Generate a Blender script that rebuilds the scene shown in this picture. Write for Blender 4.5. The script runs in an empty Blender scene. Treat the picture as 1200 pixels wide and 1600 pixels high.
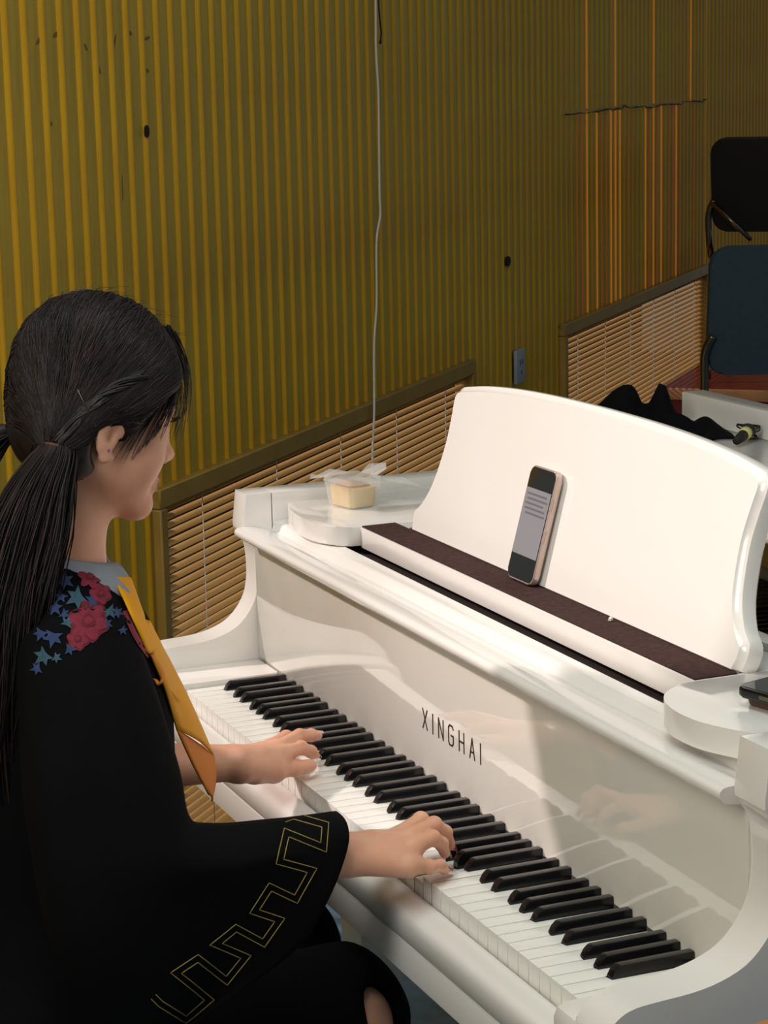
import bpy, bmesh, math, random
import numpy as np
from mathutils import Vector, Matrix
from mathutils.bvhtree import BVHTree

random.seed(7)
rng = np.random.default_rng(7)
scene = bpy.context.scene
COL = scene.collection

# ------------------------------------------------------------------ camera
CAM_R = np.array([[0.388813, 0.921047, -0.022313],
                  [0.168937, -0.095082, -0.98103],
                  [-0.905696, 0.377667, -0.192568]])      # rows: right, down, forward
CAM_C = np.array([2.947217, -0.912473, 1.58789])
CAM_F = 3435.672                                           # focal length in px of a 1200x1600 frame
cam_data = bpy.data.cameras.new('camera')
cam = bpy.data.objects.new('camera', cam_data)
COL.objects.link(cam)
cam_data.sensor_fit = 'VERTICAL'
cam_data.sensor_height = 36.0
cam_data.sensor_width = 27.0
cam_data.lens = CAM_F / 1600 * 36.0
cam_data.clip_start = 0.05
m4 = Matrix.Identity(4)
for i in range(3):
    m4[i][0] = CAM_R[0][i]; m4[i][1] = -CAM_R[1][i]; m4[i][2] = -CAM_R[2][i]; m4[i][3] = CAM_C[i]
cam.matrix_world = m4
scene.camera = cam

# ------------------------------------------------------------------ light
vs = scene.view_settings
vs.view_transform = 'Standard'; vs.look = 'None'; vs.gamma = 1.0; vs.use_curve_mapping = False
vs.exposure = 0.0
scene.display_settings.display_device = 'sRGB'
world = bpy.data.worlds.new('world'); scene.world = world
world.use_nodes = True
bg = world.node_tree.nodes['Background']
bg.inputs[0].default_value = (0.76, 0.83, 0.78, 1); bg.inputs[1].default_value = 0.19

SUN_DIR = Vector((0.52, 0.66, -0.62)).normalized()
sd = bpy.data.lights.new('sun', 'SUN'); sd.energy = 2.65; sd.angle = math.radians(3.0); sd.color = (1.0, 0.85, 0.80)
sun = bpy.data.objects.new('sun', sd); COL.objects.link(sun)
sun.rotation_euler = SUN_DIR.to_track_quat('-Z', 'Y').to_euler()
sun.location = (-2, -4, 4)
ad = bpy.data.lights.new('room_fill_light', 'AREA'); ad.energy = 92; ad.shape = 'RECTANGLE'; ad.size = 2.2; ad.size_y = 1.8  # unseen fill lamp, added to brighten the wall, most at its left
ad.color = (1.0, 0.985, 0.94)
al = bpy.data.objects.new('room_fill_light', ad); COL.objects.link(al)
al.location = (1.5, -2.5, 2.5)
al.rotation_euler = (Vector((-0.8, 0.4, 1.4)) - al.location).to_track_quat('-Z', 'Y').to_euler()

cd_ = bpy.data.lights.new('lid_fill_light', 'AREA'); cd_.energy = 21; cd_.shape = 'RECTANGLE'; cd_.size = 1.6; cd_.size_y = 1.2; cd_.color = (0.93, 1.0, 0.97)
cl_ = bpy.data.objects.new('lid_fill_light', cd_); COL.objects.link(cl_); cl_.location = (1.1, -0.1, 3.1)  # fill lamp added above the piano to brighten the folded lid flap

# ------------------------------------------------------------------ helpers
def srgb(r, g, b):
    f = lambda c: (c / 12.92) if c <= 0.04045 else ((c + 0.055) / 1.055) ** 2.4
    return (f(r / 255), f(g / 255), f(b / 255), 1)

def mat(name, col, rough=0.5, metal=0.0, noise=0.0, nscale=8.0, nstretch=(1, 1, 1), bump=0.0, bscale=60.0,
        coat=0.0, spec=0.5, trans=0.0, ior=1.45, sheen=0.0, sss=0.0, col2=None, emit=None):
    m = bpy.data.materials.new(name); m.use_nodes = True
    nt = m.node_tree; p = nt.nodes['Principled BSDF']
    p.inputs['Base Color'].default_value = col
    p.inputs['Roughness'].default_value = rough
    p.inputs['Metallic'].default_value = metal
    p.inputs['Coat Weight'].default_value = coat
    p.inputs['Coat Roughness'].default_value = 0.04
    p.inputs['Specular IOR Level'].default_value = spec
    p.inputs['Transmission Weight'].default_value = trans
    p.inputs['IOR'].default_value = ior
    p.inputs['Sheen Weight'].default_value = sheen
    if sss:
        p.inputs['Subsurface Weight'].default_value = sss
        p.inputs['Subsurface Radius'].default_value = (0.012, 0.004, 0.002)
        p.inputs['Subsurface Scale'].default_value = 0.5
    if emit:
        p.inputs['Emission Color'].default_value = emit[0]; p.inputs['Emission Strength'].default_value = emit[1]
    tc = nt.nodes.new('ShaderNodeTexCoord')
    if noise:
        mp = nt.nodes.new('ShaderNodeMapping'); mp.inputs['Scale'].default_value = nstretch
        nt.links.new(tc.outputs['Object'], mp.inputs['Vector'])
        n = nt.nodes.new('ShaderNodeTexNoise'); n.inputs['Scale'].default_value = nscale; n.inputs['Detail'].default_value = 6
        nt.links.new(mp.outputs['Vector'], n.inputs['Vector'])
        r = nt.nodes.new('ShaderNodeMapRange'); r.inputs['From Min'].default_value = 0.3; r.inputs['From Max'].default_value = 0.7
        nt.links.new(n.outputs['Fac'], r.inputs['Value'])
        mx = nt.nodes.new('ShaderNodeMix'); mx.data_type = 'RGBA'
        c2 = col2 if col2 else (col[0] * (1 - noise), col[1] * (1 - noise), col[2] * (1 - noise), 1)
        mx.inputs['A'].default_value = c2; mx.inputs['B'].default_value = col
        nt.links.new(r.outputs['Result'], mx.inputs['Factor'])
        nt.links.new(mx.outputs['Result'], p.inputs['Base Color'])
    if bump:
        n2 = nt.nodes.new('ShaderNodeTexNoise'); n2.inputs['Scale'].default_value = bscale; n2.inputs['Detail'].default_value = 4
        nt.links.new(tc.outputs['Object'], n2.inputs['Vector'])
        b = nt.nodes.new('ShaderNodeBump'); b.inputs['Strength'].default_value = bump; b.inputs['Distance'].default_value = 0.002
        nt.links.new(n2.outputs['Fac'], b.inputs['Height'])
        nt.links.new(b.outputs['Normal'], p.inputs['Normal'])
    return m

def translucent(name, col, mixf=0.5, rough=0.4):
    m = mat(name, col, rough)
    nt = m.node_tree; p = nt.nodes['Principled BSDF']; out = nt.nodes['Material Output']
    t = nt.nodes.new('ShaderNodeBsdfTranslucent'); t.inputs['Color'].default_value = col
    mx = nt.nodes.new('ShaderNodeMixShader'); mx.inputs[0].default_value = mixf
    nt.links.new(p.outputs[0], mx.inputs[1]); nt.links.new(t.outputs[0], mx.inputs[2])
    nt.links.new(mx.outputs[0], out.inputs['Surface'])
    return m

def link(name, me, material=None, parent=None, smooth=False, autosmooth=None):
    o = bpy.data.objects.new(name, me); COL.objects.link(o)
    if material is not None and len(me.materials) == 0: me.materials.append(material)
    if parent is not None: o.parent = parent
    if smooth or autosmooth:
        me.polygons.foreach_set('use_smooth', [True] * len(me.polygons))
    if autosmooth:
        me.set_sharp_from_angle(angle=math.radians(autosmooth))
    me.update()
    return o

def from_bm(name, bm, material, parent=None, smooth=False, autosmooth=None):
    bmesh.ops.recalc_face_normals(bm, faces=bm.faces)
    me = bpy.data.meshes.new(name); bm.to_mesh(me); bm.free()
    return link(name, me, material, parent, smooth, autosmooth)

def from_vf(name, V, F, material, parent=None, smooth=False, autosmooth=None, recalc=False):
    me = bpy.data.meshes.new(name)
    me.from_pydata([tuple(map(float, v)) for v in V], [], [tuple(int(i) for i in f) for f in F])
    if recalc:
        bm = bmesh.new(); bm.from_mesh(me); bmesh.ops.recalc_face_normals(bm, faces=bm.faces); bm.to_mesh(me); bm.free()
    return link(name, me, material, parent, smooth, autosmooth)

def tag(o, label=None, cat=None, group=None, kind=None):
    if label: o['label'] = label
    if cat: o['category'] = cat
    if group: o['group'] = group
    if kind: o['kind'] = kind
    return o

def empty(name, loc=(0, 0, 0), rz=0):
    o = bpy.data.objects.new(name, None); COL.objects.link(o)
    o.empty_display_size = 0.1
    o.location = loc; o.rotation_euler = (0, 0, rz)
    return o

def add_box(bm, lo, hi, M=None, bevel=0.0, seg=2):
    vs_ = []
    for x in (lo[0], hi[0]):
        for y in (lo[1], hi[1]):
            for z in (lo[2], hi[2]):
                p = Vector((x, y, z))
                if M is not None: p = M @ p
                vs_.append(bm.verts.new(p))
    fs = [(0, 1, 3, 2), (4, 6, 7, 5), (0, 4, 5, 1), (2, 3, 7, 6), (0, 2, 6, 4), (1, 5, 7, 3)]
    faces = [bm.faces.new([vs_[i] for i in f]) for f in fs]
    if bevel:
        ed = set()
        for f in faces:
            for e in f.edges: ed.add(e)
        bmesh.ops.bevel(bm, geom=list(ed), offset=bevel, segments=seg, profile=0.6, affect='EDGES')

def box(name, lo, hi, material, parent=None, bevel=0.0, seg=2, M=None):
    bm = bmesh.new(); add_box(bm, lo, hi, M, bevel, seg)
    return from_bm(name, bm, material, parent, autosmooth=40 if bevel else None)

def add_prism(bm, poly, a, b, fn, bevel=0.0, seg=2):
    """polygon (2D list) extruded from a to b; fn(p, q, t) -> 3D point"""
    n = len(poly)
    A = [bm.verts.new(fn(p[0], p[1], a)) for p in poly]
    B = [bm.verts.new(fn(p[0], p[1], b)) for p in poly]
    fa = bm.faces.new(A); fb = bm.faces.new(B[::-1])
    for i in range(n):
        bm.faces.new([A[i], A[(i + 1) % n], B[(i + 1) % n], B[i]][::-1])
    if bevel:
        ed = list(fa.edges) + list(fb.edges)
        bmesh.ops.bevel(bm, geom=ed, offset=bevel, segments=seg, profile=0.6, affect='EDGES')

def prism(name, poly, a, b, fn, material, parent=None, bevel=0.0, seg=2, smooth_angle=35):
    bm = bmesh.new(); add_prism(bm, poly, a, b, fn, bevel, seg)
    return from_bm(name, bm, material, parent, autosmooth=smooth_angle)

def tube_vf(pts, rad, n=8, caps=True):
    pts = [Vector(p) for p in pts]
    if not hasattr(rad, '__len__'): rad = [rad] * len(pts)
    V = []; F = []
    up = None
    for i, p in enumerate(pts):
        t = (pts[min(i + 1, len(pts) - 1)] - pts[max(i - 1, 0)])
        t = t.normalized() if t.length > 1e-9 else Vector((0, 0, 1))
        if up is None:
            up = t.orthogonal().normalized()
        up = (up - t * up.dot(t))
        up = up.normalized() if up.length > 1e-6 else t.orthogonal().normalized()
        sd_ = t.cross(up)
        for k in range(n):
            a = 2 * math.pi * k / n
            V.append(p + (up * math.cos(a) + sd_ * math.sin(a)) * rad[i])
    for i in range(len(pts) - 1):
        for k in range(n):
            a = i * n + k; b = i * n + (k + 1) % n
            F.append((a, b, b + n, a + n))
    if caps:
        F.append(tuple(range(n))[::-1]); F.append(tuple(range((len(pts) - 1) * n, len(pts) * n)))
    return V, F

def merge(parts):
    V = []; F = []
    for v, f in parts:
        k = len(V); V += list(v); F += [tuple(i + k for i in q) for q in f]
    return V, F

def tube(name, pts, rad, material, parent=None, n=8):
    V, F = tube_vf(pts, rad, n)
    return from_vf(name, V, F, material, parent, smooth=True)

def catmull(pts, sub=6, closed=False):
    P = [np.array(p, float) for p in pts]; n = len(P); out = []
    rngi = range(n) if closed else range(n - 1)
    for i in rngi:
        if closed:
            a, b, c, d = P[(i - 1) % n], P[i], P[(i + 1) % n], P[(i + 2) % n]
        else:
            a, b, c, d = P[max(i - 1, 0)], P[i], P[i + 1], P[min(i + 2, n - 1)]
        for k in range(sub):
            t = k / sub
            out.append(0.5 * ((2 * b) + (-a + c) * t + (2 * a - 5 * b + 4 * c - d) * t * t + (-a + 3 * b - 3 * c + d) * t ** 3))
    if not closed: out.append(P[-1])
    return out

# ---- signed distance toolkit (surface nets) -----------------------------------------
class SDF:
    def __init__(s, lo, hi, h):
        s.h = h; s.lo = np.array(lo, float)
        n = np.ceil((np.array(hi) - s.lo) / h).astype(int) + 1
        ax = [s.lo[i] + h * np.arange(n[i]) for i in range(3)]
        s.X, s.Y, s.Z = np.meshgrid(*ax, indexing='ij')
        s.D = np.full(s.X.shape, 10.0)
    def _u(s, d, k):
        if k <= 0: s.D = np.minimum(s.D, d); return
        hh = np.clip(0.5 + 0.5 * (s.D - d) / k, 0, 1)
        s.D = s.D * (1 - hh) + d * hh - k * hh * (1 - hh)
    def _s(s, d, k):
        hh = np.clip(0.5 - 0.5 * (s.D + d) / k, 0, 1) if k > 0 else None
        if hh is None: s.D = np.maximum(s.D, -d)
        else: s.D = s.D * (1 - hh) - d * hh + k * hh * (1 - hh)
    def ell_d(s, c, r, M=None):
        x, y, z = s.X - c[0], s.Y - c[1], s.Z - c[2]
        if M is not None:
            M = np.array(M)
            x, y, z = (M[0][0] * x + M[0][1] * y + M[0][2] * z, M[1][0] * x + M[1][1] * y + M[1][2] * z, M[2][0] * x + M[2][1] * y + M[2][2] * z)
        k0 = np.sqrt((x / r[0]) ** 2 + (y / r[1]) ** 2 + (z / r[2]) ** 2)
        k1 = np.sqrt((x / r[0] ** 2) ** 2 + (y / r[1] ** 2) ** 2 + (z / r[2] ** 2) ** 2) + 1e-9
        return k0 * (k0 - 1) / k1
    def cone_d(s, a, b, ra, rb):
        a = np.array(a, float); b = np.array(b, float); ab = b - a; L2 = ab @ ab + 1e-12
        t = np.clip(((s.X - a[0]) * ab[0] + (s.Y - a[1]) * ab[1] + (s.Z - a[2]) * ab[2]) / L2, 0, 1)
        return np.sqrt((s.X - a[0] - t * ab[0]) ** 2 + (s.Y - a[1] - t * ab[1]) ** 2 + (s.Z - a[2] - t * ab[2]) ** 2) - (ra + (rb - ra) * t)
    def ell(s, c, r, k=0.01, M=None): s._u(s.ell_d(c, r, M), k)
    def cut_ell(s, c, r, k=0.005, M=None): s._s(s.ell_d(c, r, M), k)
    def cone(s, a, b, ra, rb, k=0.01): s._u(s.cone_d(a, b, ra, rb), k)
    def chain(s, pts, rad, k=0.01, kk=None):
        for i in range(len(pts) - 1):
            s.cone(pts[i], pts[i + 1], rad[i], rad[i + 1], k if i == 0 else (kk if kk is not None else k))
    def mesh(s):
        D = s.D; neg = D < 0; nx, ny, nz = D.shape
        c = [neg[i:nx - 1 + i, j:ny - 1 + j, k:nz - 1 + k] for i in (0, 1) for j in (0, 1) for k in (0, 1)]
        cnt = sum(x.astype(np.int8) for x in c)
        act = (cnt > 0) & (cnt < 8)
        idx = -np.ones(act.shape, int); ii = np.argwhere(act); idx[act] = np.arange(len(ii))
        cor = np.array([(i, j, k) for i in (0, 1) for j in (0, 1) for k in (0, 1)])
        val = np.stack([D[ii[:, 0] + q[0], ii[:, 1] + q[1], ii[:, 2] + q[2]] for q in cor], 1)
        acc = np.zeros((len(ii), 3)); num = np.zeros(len(ii))
        for a in range(8):
            for b in range(a + 1, 8):
                if np.abs(cor[a] - cor[b]).sum() != 1: continue
                va, vb = val[:, a], val[:, b]; mk = (va < 0) != (vb < 0)
                t = np.where(mk, va / np.where(mk, va - vb, 1), 0)
                acc += np.where(mk[:, None], cor[a] + t[:, None] * (cor[b] - cor[a]), 0); num += mk
        V = s.lo + (ii + acc / num[:, None]) * s.h
        F = []
        for ax in range(3):
            o1, o2 = (ax + 1) % 3, (ax + 2) % 3
            sl0 = [slice(1, -1)] * 3; sl0[ax] = slice(0, -1); sl1 = [slice(1, -1)] * 3; sl1[ax] = slice(1, None)
            a0 = neg[tuple(sl0)]; a1 = neg[tuple(sl1)]
            for flag, arr in ((True, a0 & ~a1), (False, ~a0 & a1)):
                q = np.argwhere(arr)
                if not len(q): continue
                base = q.copy(); base[:, o1] += 1; base[:, o2] += 1
                def cell(d1, d2):
                    g = base.copy(); g[:, o1] += d1; g[:, o2] += d2
                    return idx[g[:, 0], g[:, 1], g[:, 2]]
                quad = np.stack([cell(-1, -1), cell(0, -1), cell(0, 0), cell(-1, 0)], 1)
                if not flag: quad = quad[:, ::-1]
                F.append(quad)
        return V, np.concatenate(F)

def smooth_vf(V, F, it=2, lam=0.5):
    V = V.copy(); F = np.asarray(F)
    for _ in range(it):
        S = np.zeros_like(V); N = np.zeros(len(V))
        for k in range(4):
            a = F[:, k]; b = F[:, (k + 1) % 4]
            np.add.at(S, a, V[b]); np.add.at(N, a, 1); np.add.at(S, b, V[a]); np.add.at(N, b, 1)
        V = V + lam * (S / np.maximum(N, 1)[:, None] - V)
    return V

# ------------------------------------------------------------------ materials
M = {}
M['white'] = mat('piano_white', srgb(244, 239, 234), 0.16, coat=0.5, noise=0.03, nscale=3)
M['ivory'] = mat('white_key', srgb(248, 246, 240), 0.2, coat=0.3)
M['black'] = mat('black_key', srgb(22, 21, 24), 0.22, coat=0.2, noise=0.25, nscale=90)
M['wood_side'] = mat('bare_key_wood', srgb(205, 165, 95), 0.6, noise=0.2, nscale=40)
M['felt'] = mat('brown_felt', srgb(74, 52, 49), 0.95, noise=0.4, nscale=160, bump=0.8, bscale=400, spec=0.15)
M['dark'] = mat('dark_recess', srgb(38, 24, 22), 0.8)
M['letter'] = mat('letter_metal', srgb(70, 52, 46), 0.35, metal=0.4)
M['board'] = mat('wall_board', srgb(196, 164, 54), 0.42, noise=0.35, nscale=5, nstretch=(6, 6, 0.8), col2=srgb(168, 136, 44))
M['rib'] = mat('wall_rib', srgb(212, 164, 18), 0.35, noise=0.25, nscale=6, nstretch=(3, 3, 0.6), col2=srgb(196, 140, 14))
M['rib_dim'] = translucent('wall_rib_dim_glow', srgb(226, 160, 62), 0.35)  # weaker translucent rib copy, standing for faint light leaking through the wall
M['rib_glow'] = translucent('wall_rib_translucent', srgb(252, 205, 110), 0.75)  # paler translucent rib copy; leaking light is partly put into its colour
M['frame'] = mat('vent_frame', srgb(158, 124, 52), 0.4, noise=0.2, nscale=12)
M['slat'] = translucent('vent_slat', srgb(222, 178, 108), 0.15, 0.38)
M['floor'] = mat('blue_vinyl_floor', srgb(118, 150, 172), 0.35, noise=0.25, nscale=30, col2=srgb(96, 126, 150))
M['ground'] = mat('outside_ground', srgb(70, 46, 26), 0.9, noise=0.3, nscale=4)
M['stage_red'] = mat('stage_red', srgb(128, 30, 34), 0.3, noise=0.3, nscale=10)
M['stage_edge'] = mat('stage_nosing', srgb(196, 140, 96), 0.4, noise=0.2, nscale=14)
M['cord'] = mat('white_cord', srgb(215, 208, 198), 0.5)
M['wire'] = mat('dark_wire', srgb(30, 24, 18), 0.6)
M['skin'] = mat('skin', srgb(238, 182, 152), 0.45, noise=0.08, nscale=25, sss=0.25, col2=srgb(230, 164, 134))
M['lip'] = mat('lips', srgb(176, 96, 92), 0.4)
M['hair'] = mat('hair', srgb(34, 26, 27), 0.46, noise=0.4, nscale=14, spec=0.4)
M['hair2'] = mat('hair_brown_strands', srgb(58, 40, 40), 0.42, spec=0.45)
M['gown'] = mat('black_gown', srgb(12, 12, 14), 0.88, noise=0.2, nscale=20, bump=0.2, bscale=500, sheen=0.0, spec=0.1)
M['gold'] = mat('gold_thread', srgb(156, 138, 66), 0.5)
M['collar'] = mat('grey_collar', srgb(150, 156, 166), 0.8, noise=0.12, nscale=40)
M['shirt'] = mat('white_shirt', srgb(235, 232, 228), 0.8)
M['yellow'] = mat('yellow_satin', srgb(240, 164, 0), 0.55, noise=0.12, nscale=12, spec=0.3)
M['yellow_deep'] = mat('deep_yellow', srgb(214, 122, 14), 0.6)  # darker, more orange yellow on the kerchief's tail and side fold
M['chair_black'] = mat('chair_black_mesh', srgb(24, 24, 25), 0.7, bump=0.3, bscale=300)
M['chair_blue'] = mat('chair_slate_fabric', srgb(58, 74, 86), 0.85, noise=0.15, nscale=60, bump=0.3, bscale=400)
M['tube'] = mat('chair_steel_tube', srgb(120, 112, 96), 0.22, metal=1.0)
M['bench'] = mat('bench_black', srgb(24, 22, 22), 0.5)

# ------------------------------------------------------------------ setting: floor, wall
WA = np.array([-0.934, 0.248]); WD = np.array([-0.7346, 0.6785]); WD /= np.linalg.norm(WD); WN = np.array([WD[1], -WD[0]])
if WN[1] < 0: WN = -WN
def W(s, o, z):                       # along the wall, out of the wall into the room, height
    p = WA + WD * s + WN * o
    return Vector((p[0], p[1], z))
WROT = Matrix(((WD[0], WN[0], 0, WA[0]), (WD[1], WN[1], 0, WA[1]), (0, 0, 1, 0), (0, 0, 0, 1)))

fl = box('floor', (-9, -0.0, -0.05), (9, 9, 0), M['floor'], M=WROT); tag(fl, kind='structure')
gr = box('ground_outside', (-9, -9, -0.06), (9, -0.14, -0.01), M['ground'], M=WROT); tag(gr, kind='structure')

ow = box('slat_gap_backing', (-9, -1.32, -0.01), (9, -1.2, 0.95), M['ground'], M=WROT); tag(ow, kind='structure')  # unseen backing added outside so the gaps between slats look dark
wall = empty('wall_left'); tag(wall, kind='structure')
PITCH = 0.0615; S0 = -0.477
HT = 3.1
VL = (0.0, 1.884, 0.829); VR = (2.846, 4.945, 0.822); VB = 0.10     # the two louvre openings (from, to, top)
ASSUMED_WIN = (-1.60, -0.64, 0.95, 2.75)                                     # assumed window beside the player, left of the picture, inferred from the sunlight
def mesh_box_local(name, lo, hi, bevel=0.0):
    bm = bmesh.new(); add_box(bm, lo, hi, None, bevel, 1)
    bmesh.ops.recalc_face_normals(bm, faces=bm.faces)
    me = bpy.data.meshes.new(name); bm.to_mesh(me); bm.free(); return me
cache = {}
def placed(name, key, builder, s, o, z, material, parent):
    k = (key, material.name)
    if k not in cache:
        me = builder(); me.materials.append(material)
        cache[k] = me
    ob = bpy.data.objects.new(name, cache[k]); COL.objects.link(ob)
    p = W(s, o, z)
    ob.matrix_world = Matrix(((WD[0], WN[0], 0, p[0]), (WD[1], WN[1], 0, p[1]), (0, 0, 1, p[2]), (0, 0, 0, 1)))
    ob.parent = parent
    return ob
def rib_mesh(h, r=0.0095):
    n = 7; V = []; F = []
    for zz in (0, h):
        for k in range(n):
            a = math.pi * k / (n - 1)
            V.append((math.cos(a) * r, math.sin(a) * r * 0.8, zz))
    for k in range(n - 1): F.append((k, k + n, k + n + 1, k + 1))
    F.append((0, n - 1, 2 * n - 1, n)); F.append(tuple(range(n))); F.append(tuple(range(n, 2 * n))[::-1])
    me = bpy.data.meshes.new('rib'); me.from_pydata(V, [], F)
    me.polygons.foreach_set('use_smooth', [True] * len(me.polygons)); me.set_sharp_from_angle(angle=math.radians(50))
    return me
def vent_top(s):
    for a, b, t in (VL, VR):
        if a - 0.035 < s < b + 0.035: return t + 0.02
    return None
CRACK = 1.482
glow_ids = {0: 0, 47: 1}
nrib = int((5.0 - (-0.72)) / PITCH) + 1
s = S0 - 2 * PITCH
ss = []
while s < 4.97:
    ss.append((s, PITCH)); s += PITCH
s = 5.02
while s < 7.2:
    ss.append((s, 0.0745)); s += 0.0745
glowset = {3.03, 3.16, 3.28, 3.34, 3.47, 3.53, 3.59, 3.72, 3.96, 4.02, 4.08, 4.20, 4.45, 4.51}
for s, pt in ss:
    vt = vent_top(s); z0 = vt if vt else 0.0
    inwin = VR[0] < s < VR[1]
    gap = 0.009 if inwin else 0.001
    # board to the right of this rib
    vtb = vent_top(s + pt / 2); zb = vtb if vtb else 0.0
    w = pt - gap; h = round(HT - zb, 3)
    placed('board', ('b', round(w, 4), h), lambda: mesh_box_local('board', (-w / 2, -0.012, 0), (w / 2, 0, h), 0.0015), s + pt / 2, 0, zb, M['board'], wall)
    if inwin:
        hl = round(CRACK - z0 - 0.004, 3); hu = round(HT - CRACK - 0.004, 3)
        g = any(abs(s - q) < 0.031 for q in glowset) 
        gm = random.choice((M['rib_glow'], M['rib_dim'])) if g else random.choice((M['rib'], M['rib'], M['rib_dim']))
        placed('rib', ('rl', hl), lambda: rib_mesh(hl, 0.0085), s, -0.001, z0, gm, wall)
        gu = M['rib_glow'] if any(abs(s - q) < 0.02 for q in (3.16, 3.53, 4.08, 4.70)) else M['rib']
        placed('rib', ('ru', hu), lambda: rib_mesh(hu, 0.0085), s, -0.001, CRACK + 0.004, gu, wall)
    else:
        h = round(HT - z0, 3)
        placed('rib', ('r', h), lambda: rib_mesh(h), s, -0.001, z0, M['rib'], wall)
# plain remainder of the wall, with an assumed window opening that lets the sun in
bm = bmesh.new()
SL = ss[0][0]
for lo, hi in (((-8, -0.10, 0), (ASSUMED_WIN[0], 0, HT)), ((ASSUMED_WIN[1], -0.10, 0), (SL - 0.0, 0, HT)), ((ASSUMED_WIN[0], -0.10, 0), (ASSUMED_WIN[1], 0, ASSUMED_WIN[2])), ((ASSUMED_WIN[0], -0.10, ASSUMED_WIN[3]), (ASSUMED_WIN[1], 0, HT))):
    add_box(bm, lo, hi, WROT)
from_bm('wall_panel', bm, M['board'], wall)
bm = bmesh.new()
add_box(bm, (ASSUMED_WIN[0], -0.06, ASSUMED_WIN[2]), (ASSUMED_WIN[0] + 0.05, -0.01, ASSUMED_WIN[3]), WROT)
add_box(bm, (ASSUMED_WIN[1] - 0.04, -0.06, ASSUMED_WIN[2]), (ASSUMED_WIN[1], -0.01, ASSUMED_WIN[3]), WROT)
add_box(bm, (ASSUMED_WIN[0], -0.06, ASSUMED_WIN[2]), (ASSUMED_WIN[1], -0.01, ASSUMED_WIN[2] + 0.05), WROT)
add_box(bm, (ASSUMED_WIN[0], -0.06, ASSUMED_WIN[3] - 0.05), (ASSUMED_WIN[1], -0.01, ASSUMED_WIN[3]), WROT)
wf = from_bm('assumed_window_1', bm, M['frame']); tag(wf, kind='structure')  # frame of the assumed window, out of view

# louvred vents
def vent(name, a, b, top, label, ncord):
    v = empty(name, W((a + b) / 2, 0, VB)); tag(v, label, 'louvre vent')
    inv = v.matrix_world.inverted()
    bpy.context.view_layer.update()
    def fb(nm, lo, hi):
        o = box(nm, lo, hi, M['frame'], None, 0.003, 1, WROT)
        o.parent = v; o.matrix_parent_inverse = Matrix.Translation(-v.location)
        return o
    fb('frame_rail', (a - 0.03, -0.03, top - 0.012), (b + 0.03, 0.022, top + 0.026))
    fb('frame_rail', (a - 0.03, -0.03, VB - 0.03), (b + 0.03, 0.022, VB))
    fb('frame_stile', (a - 0.03, -0.03, VB), (a, 0.022, top - 0.012))
    fb('frame_stile', (b, -0.03, VB), (b + 0.03, 0.022, top - 0.012))
    fb('assumed_mullion', (a + 0.045, -0.055, VB), (a + 0.078, -0.036, top - 0.012))  # assumed post outside, added to cast a shadow on the slats
    L = b - a; wd = 0.0185; th = math.radians(15)
    def slat_me():
        V = []; F = []; n = 5
        for x in (-L / 2, L / 2):
            for sgn in (1, -1):
                for k in range(n):
                    t = (k / (n - 1) - 0.5); yy = t * wd; zz = 0.0022 * (1 - (2 * t) ** 2) + sgn * 0.0006
                    V.append((x, yy * math.cos(th) + zz * math.sin(th), -yy * math.sin(th) + zz * math.cos(th)))
        def id_(e, sg, k): return e * 2 * n + sg * n + k
        for sg in (0, 1):
            for k in range(n - 1): F.append((id_(0, sg, k), id_(0, sg, k + 1), id_(1, sg, k + 1), id_(1, sg, k)))
        for k in (0, n - 1): F.append((id_(0, 0, k), id_(1, 0, k), id_(1, 1, k), id_(0, 1, k)))
        for e in (0, 1): F.append([id_(e, 0, k) for k in range(n)] + [id_(e, 1, k) for k in range(n - 1, -1, -1)])
        me = bpy.data.meshes.new('slat'); me.from_pydata(V, [], F)
        bm = bmesh.new(); bm.from_mesh(me); bmesh.ops.recalc_face_normals(bm, faces=bm.faces); bm.to_mesh(me); bm.free()
        me.polygons.foreach_set('use_smooth', [True] * len(me.polygons)); me.set_sharp_from_angle(angle=math.radians(40))
        me.materials.append(M['slat'])
        return me
    sm = slat_me()
    z = top - 0.024
    while z > VB + 0.012:
        o = bpy.data.objects.new('slat', sm); COL.objects.link(o)
        p = W((a + b) / 2, -0.008, z); jig = random.uniform(-0.0006, 0.0006)
        o.matrix_world = Matrix(((WD[0], WN[0], 0, p[0]), (WD[1], WN[1], 0, p[1]), (0, 0, 1, p[2] + jig), (0, 0, 0, 1)))
        o.parent = v; o.matrix_parent_inverse = Matrix.Translation(-v.location)
        z -= 0.0175
    for k in range(ncord):
        sx = a + L * (k + 0.5) / ncord
        o = tube('ladder_cord', [W(sx, 0.0055, VB), W(sx, 0.0055, top - 0.012)], 0.0011, M['cord'], None, 6)
        o.parent = v; o.matrix_parent_inverse = Matrix.Translation(-v.location)
    return v
vent('louvre_vent', *VL, 'tan slatted louvre vent low in the wall directly behind the piano', 5)
vent('louvre_vent', *VR, 'tan slatted louvre vent beside the red stage and chairs', 6)

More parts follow.
